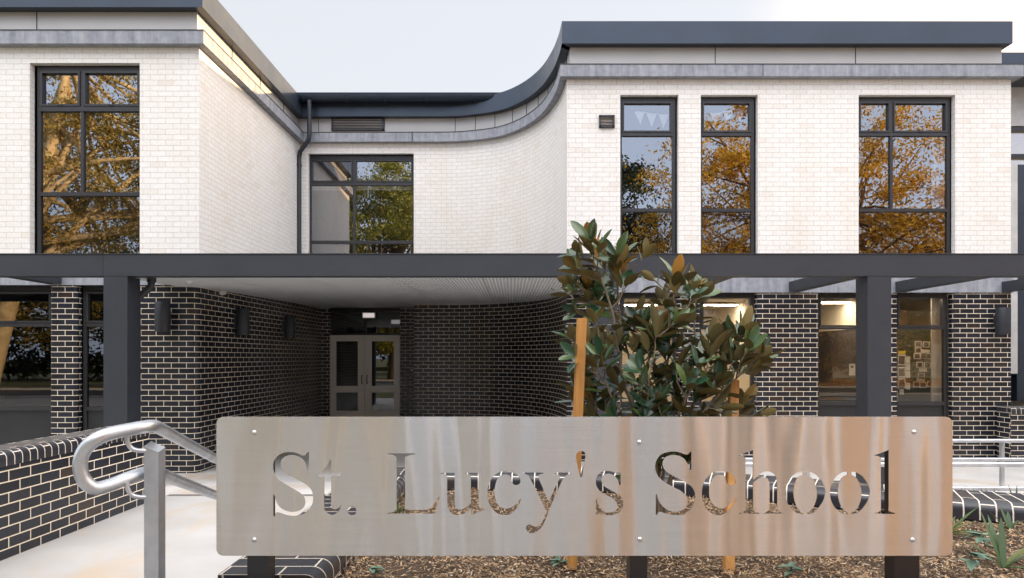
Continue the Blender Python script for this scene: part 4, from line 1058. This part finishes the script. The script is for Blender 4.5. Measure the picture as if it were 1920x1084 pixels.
# ------------------------------------------------------------------ small plants
def ribbon_leaf(V, F, RN, base, yaw, L, W, rise, droop, r, n=8):
    d = Vector((math.cos(yaw), math.sin(yaw), 0)); s_ = Vector((-d.y, d.x, 0)); b = len(V); rv = r.random()
    for i in range(n+1):
        u = i/n; w_ = W*(.55+.45*math.sin(min(1,u*1.6)*math.pi/2))*(1-u**3.5)+.0006
        c = base+d*(L*u*math.cos(rise)*(1+.15*u))+Vector((0,0,L*(u*math.sin(rise)-droop*u*u)))
        V += [tuple(c-s_*w_), tuple(c-Vector((0,0,w_*.55))), tuple(c+s_*w_)]
    for i in range(n):
        for j in (0,1): F.append((b+i*3+j, b+i*3+j+1, b+i*3+j+4, b+i*3+j+3)); RN.append(rv)
def leafy(name, label, cat, base, leaves, mat, group=None, stem=None):
    V, F, RN = [], [], []; r = random.Random(hash(label) % 997 if False else len(label))
    for yaw, L, W, rise, droop, off in leaves: ribbon_leaf(V, F, RN, Vector(base)+Vector(off), R(yaw), L, W, R(rise), droop, r)
    me = bpy.data.meshes.new(name); me.from_pydata(V, [], F); me.materials.append(mat)
    me.polygons.foreach_set('use_smooth', [True]*len(F)); a = me.attributes.new('rnd','FLOAT','FACE'); a.data.foreach_set('value', RN); me.update()
    o = bpy.data.objects.new(name, me); COL.objects.link(o)
    if stem:
        t = thing(name, label, cat, base, group); o.name = 'leaves'; adopt(o, t)
        mb = MB(); mb.tube(stem, .003, 6); mb.build('stem', M['stem'], t)
    else: tag(o, label, cat, group)
    return o
b0 = P(1878,1064,3.3); b0.z = .54
leafy('strap_plant', 'large strappy green plant in the mulch at the bottom right corner', 'plant', b0,
  [(118,.27,.017,72,.02,(0,0,0)),(60,.24,.016,66,.02,(.01,0,0)),(15,.24,.015,38,.22,(.01,0,0)),(25,.22,.014,20,.15,(.01,-.01,0)),(75,.28,.013,58,.10,(.01,.01,0)),(-40,.16,.012,15,.25,(.01,-.01,0)),(135,.2,.013,50,.3,(-.01,.01,0))], M['strap'])
b0 = P(1893,1003,4.0); b0.z = .54
leafy('strap_plant', 'smaller strappy green tuft just in front of the curved coping at far right', 'plant', b0,
  [(160,.17,.012,50,.1,(0,0,0)),(110,.15,.013,70,.05,(0,0,0)),(60,.14,.013,60,.2,(0,0,0)),(200,.12,.010,30,.2,(0,0,0)),(20,.1,.010,45,.2,(0,0,0))], M['strap'])
b0 = P(1778,1003,3.9); b0.z = .54
leafy('strap_plant', 'grassy green tuft at the right edge of the steel sign', 'plant', b0,
  [(20,.26,.010,38,.1,(0,0,0)),(5,.2,.009,42,.35,(0,0,0)),(-15,.18,.010,30,.4,(0,0,0)),(35,.16,.009,60,.3,(0,0,0)),(-60,.16,.012,25,.3,(0,0,0)),(170,.15,.01,60,.2,(0,0,0))], M['strap'])
def seedling(px, py, Y, label, k, sc=1.0, ht=.10):
    b0 = P(px, py, Y); b0.z = .53; tp = b0+Vector((-.02,.0,ht)); r = random.Random(k)
    lv = [(r.uniform(0,360), .085*sc*r.uniform(.8,1.1), .020*sc, r.uniform(-5,25), .25, (tp-b0)*f) for f in (.45,.6,.75,.9,1,1,1)]
    leafy('seedling', label, 'plant', b0, lv, M['mint'], 'small seedlings planted in the mulch', stem=[b0, b0+Vector((-.012,0,ht*.5)), tp])
seedling(1828, 1075, 3.15, 'blue-green seedling in the mulch just right of the sign panel', 1, 1.1, .12)
seedling(1850, 1030, 3.55, 'blue-green seedling between the sign edge and the large strappy plant', 2, 1.0, .1)
seedling(1490, 1066, 3.2, 'tiny dark seedling seen below the word School', 3, .7, .04)
seedling(705, 1070, 3.15, 'tiny green seedling beside the left coping below the sign', 4, .7, .05)
seedling(1056, 1056, 3.3, 'tiny green seedling at the foot of the left stake', 5, .6, .04)
seedling(1330, 985, 3.9, 'seedling seen through the cut-out letters below the magnolia', 6, .9, .06)
def tuft(px, py, Y, n, h, wd, label, k):
    b0 = P(px, py, Y); b0.z = .53; r = random.Random(k)
    lv = [(r.uniform(0,360), h*r.uniform(.5,1), .003, r.uniform(45,85), .1, (r.uniform(-wd,wd), r.uniform(-.05,.05), 0)) for _ in range(n)]
    leafy('grass_tuft', label, 'grass', b0, lv, M['strap'])
tuft(800, 990, 3.95, 120, .07, .14, 'low patch of green grass seen through the foot of the letter L', 8)
tuft(750, 950, 4.5, 30, .07, .03, 'small green weed seen through the stem of the letter L', 9)
# plants beyond the curved coping
for i, (px, Y) in enumerate(((1800,5.0),(1838,5.0),(1862,5.0),(1905,5.1))):
    b0 = Vector((PX(px,Y), Y, .4))
    leafy('strap_plant', ['leftmost','second','third','rightmost'][i]+' of the dark strap leaves poking up behind the curved coping at right', 'plant', b0,
      [(a, .22, .008, e, .12, (0,0,0)) for a, e in ((20,55),(50,70),(150,60),(200,50),(350,48),(100,75))], M['strap'], 'strap plants behind the coping')

# ------------------------------------------------------------------ right-hand neighbour
NB = thing('neighbouring_wing', 'pale rendered wing with dark flat roof at the far right edge', 'building', (10.5, 14, 0))
mb = MB(); Yw = 13.4
mb.box(8.9, 13, Yw, Yw+5, PZ(236,Yw), PZ(143,Yw)+.1); mb.build('wall', M['render'], NB); mb = MB(); mb.box(8.9, 13, Yw+.3, Yw+5, -.3, PZ(475,Yw))
mb.build('wall', M['render'], NB)
mb = MB(); mb.box(8.9, 13.5, Yw-.6, Yw+6, PZ(140,Yw-.6), PZ(98,Yw-.6)); mb.build('roof', M['roof_metal'], NB)
mb = MB(); mb.box(8.9, 13, Yw+.02, Yw+.1, PZ(246,Yw), PZ(236,Yw)); mb.box(8.9, 13, Yw+.02, Yw+.1, PZ(297,Yw), PZ(288,Yw)); wf = mb.build('window', M['frame'], NB)
mb = MB(); mb.face([(8.9,Yw+.08,PZ(288,Yw)),(13,Yw+.08,PZ(288,Yw)),(13,Yw+.08,PZ(246,Yw)),(8.9,Yw+.08,PZ(246,Yw))]); mb.face([(8.9,Yw+.08,PZ(480,Yw)),(13,Yw+.08,PZ(480,Yw)),(13,Yw+.08,PZ(297,Yw)),(8.9,Yw+.08,PZ(297,Yw))]); mb.build('pane', U, wf)
mb = MB(); mb.box(PX(1888,Yw-.3), PX(1908,Yw-.3), Yw-.3, Yw-.1, PZ(700,Yw), PZ(308,Yw-.3)); mb.build('pilaster', M['render'], NB)
mb = MB(); mb.box(PX(1908,Yw-.3)+.003, 12.5, Yw-.28, Yw-.1, PZ(750,Yw), PZ(308,Yw-.3)); mb.box(8.85, PX(1908,Yw-.3)+.003, Yw-.05, Yw+.0, PZ(760,Yw), PZ(700,Yw)); mb.build('dark_panel', M['roof_metal'], NB)
low_wall('garden_wall', 'low black brick wall with rounded coping at the far right beyond the pier', [(PX(1896,11.6), 11.6), (13, 11.6)], .35, -.4, PZ(764,11.6), r=.05)

# unseen house added out of frame at right, shaped to block the low sun
NH = thing('sun_blocker_house', 'cream rendered house with a dark hipped roof, added out of view at right to block the low sun', 'building', (17, 12, 0))
mb = MB(); mb.box(15, 19, 7, 18, -.3, 6.6); mb.build('wall', M['render'], NH)
mb = MB()
A_ = [(14.6,6.6,6.6),(19.4,6.6,6.6),(19.4,18.4,6.6),(14.6,18.4,6.6)]; r1, r2 = (17,9.6,7.9),(17,15.4,7.9)
for f in ((A_[0],A_[1],r1),(A_[1],A_[2],r2,r1),(A_[2],A_[3],r2),(A_[3],A_[0],r1,r2)): mb.face(list(f))
mb.face([A_[3],A_[2],A_[1],A_[0]]); mb.build('roof', M['roof_metal'], NH)
for zz_ in (1.0, 4.0):
    for yy_ in (8, 11, 14, 16):
        mb = MB(); mb.box(14.93, 15.02, yy_, yy_+1.4, zz_, zz_+1.4); mb.build('window', M['glass_up'], NH)
        mb = MB(); mb.box(14.90, 15.0, yy_-.06, yy_+1.46, zz_-.08, zz_-.005); mb.build('sill', M['concrete'], NH)

# ------------------------------------------------------------------ across the street (seen in the glass and the steel)
def tree(name, label, base, H_, crown, mats, nclu, nleaf, ls, trunk_r, lean=(0,0), seed=1, bark='bark_pale', clr=.8):
    r = np.random.RandomState(seed); rr = random.Random(seed)
    T = thing(name, label, 'tree', base, None)
    B = Vector(base); cx, cy, cz, rx, ry, rz = crown
    mb = MB(); top = Vector((B.x+lean[0], B.y+lean[1], max(cz+.2*rz, H_*.84 if H_ > 18 else 0)))
    tp = spline([B, B+(top-B)*.3+Vector((rr.uniform(-.4,.4),0,0)), B+(top-B)*.65+Vector((rr.uniform(-.6,.6),0,0)), top], 5)
    mb.tube(tp, [trunk_r*(1-.75*i/(len(tp)-1)) for i in range(len(tp))], 12)
    cl = []
    while len(cl) < nclu:
        v = r.uniform(-1,1,3); d = np.linalg.norm(v)
        if d > 1 or d < .35: continue
        if math.sin(v[0]*5+seed)*math.sin(v[2]*6+seed*2)*math.sin(v[1]*4) > .30: continue
        cl.append(np.array([cx+v[0]*rx, cy+v[1]*ry, cz+v[2]*rz]))
    for k, c in enumerate(cl):
        if k % (9 if H_ > 18 else 3): continue
        i = rr.randrange(len(tp)//3, len(tp)); s_ = tp[i]; e = Vector(c)
        m1 = s_+(e-s_)*.5+Vector((rr.uniform(-.6,.6), rr.uniform(-.6,.6), rr.uniform(-.2,.8)))
        q = spline([s_, m1, e], 4); r0 = trunk_r*(.5 if k % 9 == 0 else .26)*(1-.6*i/len(tp))
        mb.tube(q, [max(.02, r0*(1-.8*j/(len(q)-1))) for j in range(len(q))], 6, cap=False)
    mb.build('trunk', M[bark], T)
    C = []; Rn = []
    for c in cl:
        s_ = r.uniform(.45, 1.0)*clr; n_ = int(nleaf*r.uniform(.6,1.3)); p = r.normal(0, 1, (n_,3))*np.array([s_, s_, s_*.55])*.75+c
        C.append(p); Rn.append(np.clip(r.normal(.5+r.uniform(-.2,.2), .22, n_), 0, 1))
    C = np.concatenate(C); Rn = np.concatenate(Rn); n_ = len(C)
    A = r.normal(0,1,(n_,3)); A /= np.linalg.norm(A,axis=1)[:,None]; Bv = np.cross(A, r.normal(0,1,(n_,3))); Bv /= np.linalg.norm(Bv,axis=1)[:,None]
    sz = r.uniform(.6,1.3,n_)[:,None]*ls
    quads('crown', C, A*sz, Bv*sz*.42, [mats], rnd=Rn, parent=T)
tree('autumn_tree', 'large yellow-orange autumn tree across the street, mirrored in the right upper windows', (18,-15,-.05), 15, (18.5,-15,8.6,12,5.5,8), M['gold'], 400, 190, .12, .5, (1,0), 21, 'bark_dark', 1.0)
tree('gum_tree', 'big pale-trunked gum tree across the street, mirrored in the left upper window', (-27.0,-13,-.05), 20, (-23.5,-16,10.5,10,4.6,9), M['gumleaf'], 480, 170, .105, .60, (4.4,0), 5, 'bark_pale', .85)
tree('fig_tree', 'broad green tree across the street, mirrored in the window over the entrance', (-8.5,-15,-.05), 14, (-8.5,-15,8.3,6.5,5,6.5), M['green'], 340, 210, .115, .5, (.5,0), 9, 'bark_dark', .9)
tree('conifer', 'dark green conifer across the street beside the autumn tree', (8.6,-26,-.05), 15, (8.6,-26,8.5,2.6,2.6,7.5), M['darkleaf'], 110, 130, .18, .35, (0,0), 13, 'bark_dark', .9)
tree('street_tree', 'second orange autumn tree at the far right across the street', (35,-19,-.05), 14, (35,-19,8,6,5,6.5), M['gold'], 160, 90, .2, .4, (0,0), 33, 'bark_dark')
def litter(n, xm, xs_, y0, ys_, ymin, ymax, xmin, xmax, seed, sz, label):
    rs = np.random.RandomState(seed)
    xx = rs.normal(xm, xs_, n); yy = y0-np.abs(rs.normal(0, ys_, n)); keep = (xx > xmin) & (xx < xmax) & (yy > ymin) & (yy < ymax) & ~((yy > -11.2) & (yy < -4.0))
    keep &= np.sin(xx*2.1)*np.sin(yy*1.7+xx*.6) > -.35
    xx, yy = xx[keep], yy[keep]; n = len(xx)
    C = np.stack([xx, yy, np.full(n, .01)+rs.uniform(0,.05,n)], 1); A = rs.normal(0,1,(n,3)); A[:,2] *= .5; A /= np.linalg.norm(A,axis=1)[:,None]
    Bv = np.cross(A, np.array([0,0,1.])+rs.normal(0,.6,(n,3))); Bv /= np.linalg.norm(Bv,axis=1)[:,None]
    tag(quads('fallen_leaves', C, A*sz, Bv*sz*.6, [M['litter']]), label, 'leaves', kind='stuff')
litter(26000, 17, 8, -11.4, 5, -27, 3, 3.5, 60, 12, .09, 'golden fallen leaves on the lawn across the street')
litter(30000, 5, 3.2, .9, 2.6, -4, .9, .9, 12, 13, .045, 'golden fallen leaves added behind the viewer to tint the sign reflection orange')  # leaves added behind the camera to warm the right half of the steel
HS = thing('house', 'cream house with a terracotta tiled roof across the street', 'house', (25,-30,0))
mb = MB(); mb.box(19, 33, -36, -28, -.1, 3.1); mb.build('wall', M['render'], HS)
mb = MB(); A_ = [(18.4,-36.5,3.1),(33.6,-36.5,3.1),(33.6,-27.4,3.1),(18.4,-27.4,3.1)]; r1, r2 = (23,-32,5.8),(29,-32,5.8)
for f in ((A_[0],A_[1],r2,r1),(A_[1],A_[2],r2),(A_[2],A_[3],r1,r2),(A_[3],A_[0],r1)): mb.face(list(f))
rf = mb.build('roof', M['terracotta'], HS)
mb = MB(); mb.box(21.6,22.3,-31,-30.3,4,6.6); mb.box(21.5,22.4,-31.1,-30.2,6.6,6.75); mb.build('chimney', M['terracotta'], rf)
for x_ in (21, 25, 29):
    mb = MB(); mb.box(x_, x_+1.6, -28.03, -27.97, 1, 2.4); mb.build('window', M['glass_up'], HS)
for i, (x_, y_, r_2, h_) in enumerate(((-2.65,-3.3,.10,5.6),(-1.0,-3.4,.13,5.8),(.75,-3.2,.12,6),(1.95,-3.5,.10,5.6),(3.4,-3.3,.14,6))):  # trees added behind the camera so their trunks streak the steel
    tree('street_tree', ['leftmost pale-stemmed','second pale-stemmed','third pale-stemmed','fourth pale-stemmed','rightmost pale-stemmed'][i]+' small tree added on the near kerb behind the viewer to streak the sign reflection', (x_,y_,-.05), h_, (x_,y_-.2,h_*.88,.9,.9,1.0), M['gumleaf'], 16, 60, .08, r_2, (.15,0), 60+i, 'bark_dark' if i in (1,2) else 'bark_pale', .4)
for args in (('columnar_shrub','narrow dark evergreen shrub on the near kerb between two small street trees',(.16,-2.9,0),2.2,(.16,-2.9,1.15,.26,.26,1.05),'darkleaf',31),
             ('columnar_shrub','narrow dark evergreen shrub right of the third street tree on the near kerb',(2.35,-2.9,0),2.0,(2.35,-2.9,1.05,.22,.22,.95),'darkleaf',37),
             ('golden_shrub','golden rounded shrub on the near kerb right of the evergreen shrubs',(2.95,-3.0,0),1.9,(2.95,-3.0,1.0,.30,.30,.9),'gold',39)):
    nm, lb, bs, hh, cw, mt, sd2 = args  # shrubs added out of view for dark and gold bands in the steel
    tree(nm, lb, bs, hh, cw, M[mt], 60, 90, .035, .03, (0,0), sd2, 'bark_dark', .16)
t = thing('bright_streak_pillar', 'square white pillar with a flat cap, added behind the viewer to brighten the sign reflection', 'pillar', (-.62,-2.6,0))
mb = MB(); mb.box(-.80,-.44,-2.8,-2.44,0,1.9); mb.build('shaft', M['blind'], t)  # added unseen pillar, its white face gives the steel a bright streak
mb = MB(); mb.box(-.85,-.39,-2.85,-2.39,1.9005,1.98); mb.build('cap', M['concrete'], t)
HD = MB()
tag(MB_box('hedge_bank', -70, 70, -46, -45, -.1, .4, M['grass']), kind='structure')
tree('hedge_tree', 'dark hedge-like tree mass far left across the street', (-45,-25,-.05), 8, (-36,-26,4.5,18,5,5), M['darkleaf'], 260, 120, .22, .3, (0,0), 41, 'bark_dark', 1.3)
tree('hedge_tree', 'dark hedge-like tree mass straight across the street', (2,-32,-.05), 6, (0,-32,3.2,16,4,3.8), M['darkleaf'], 260, 120, .20, .3, (0,0), 43, 'bark_dark', 1.2)
tree('hedge_tree', 'dark hedge-like tree mass far right across the street', (50,-32,-.05), 8, (42,-30,3.5,12,5,4), M['green'], 170, 110, .22, .3, (0,0), 47, 'bark_dark', 1.3)
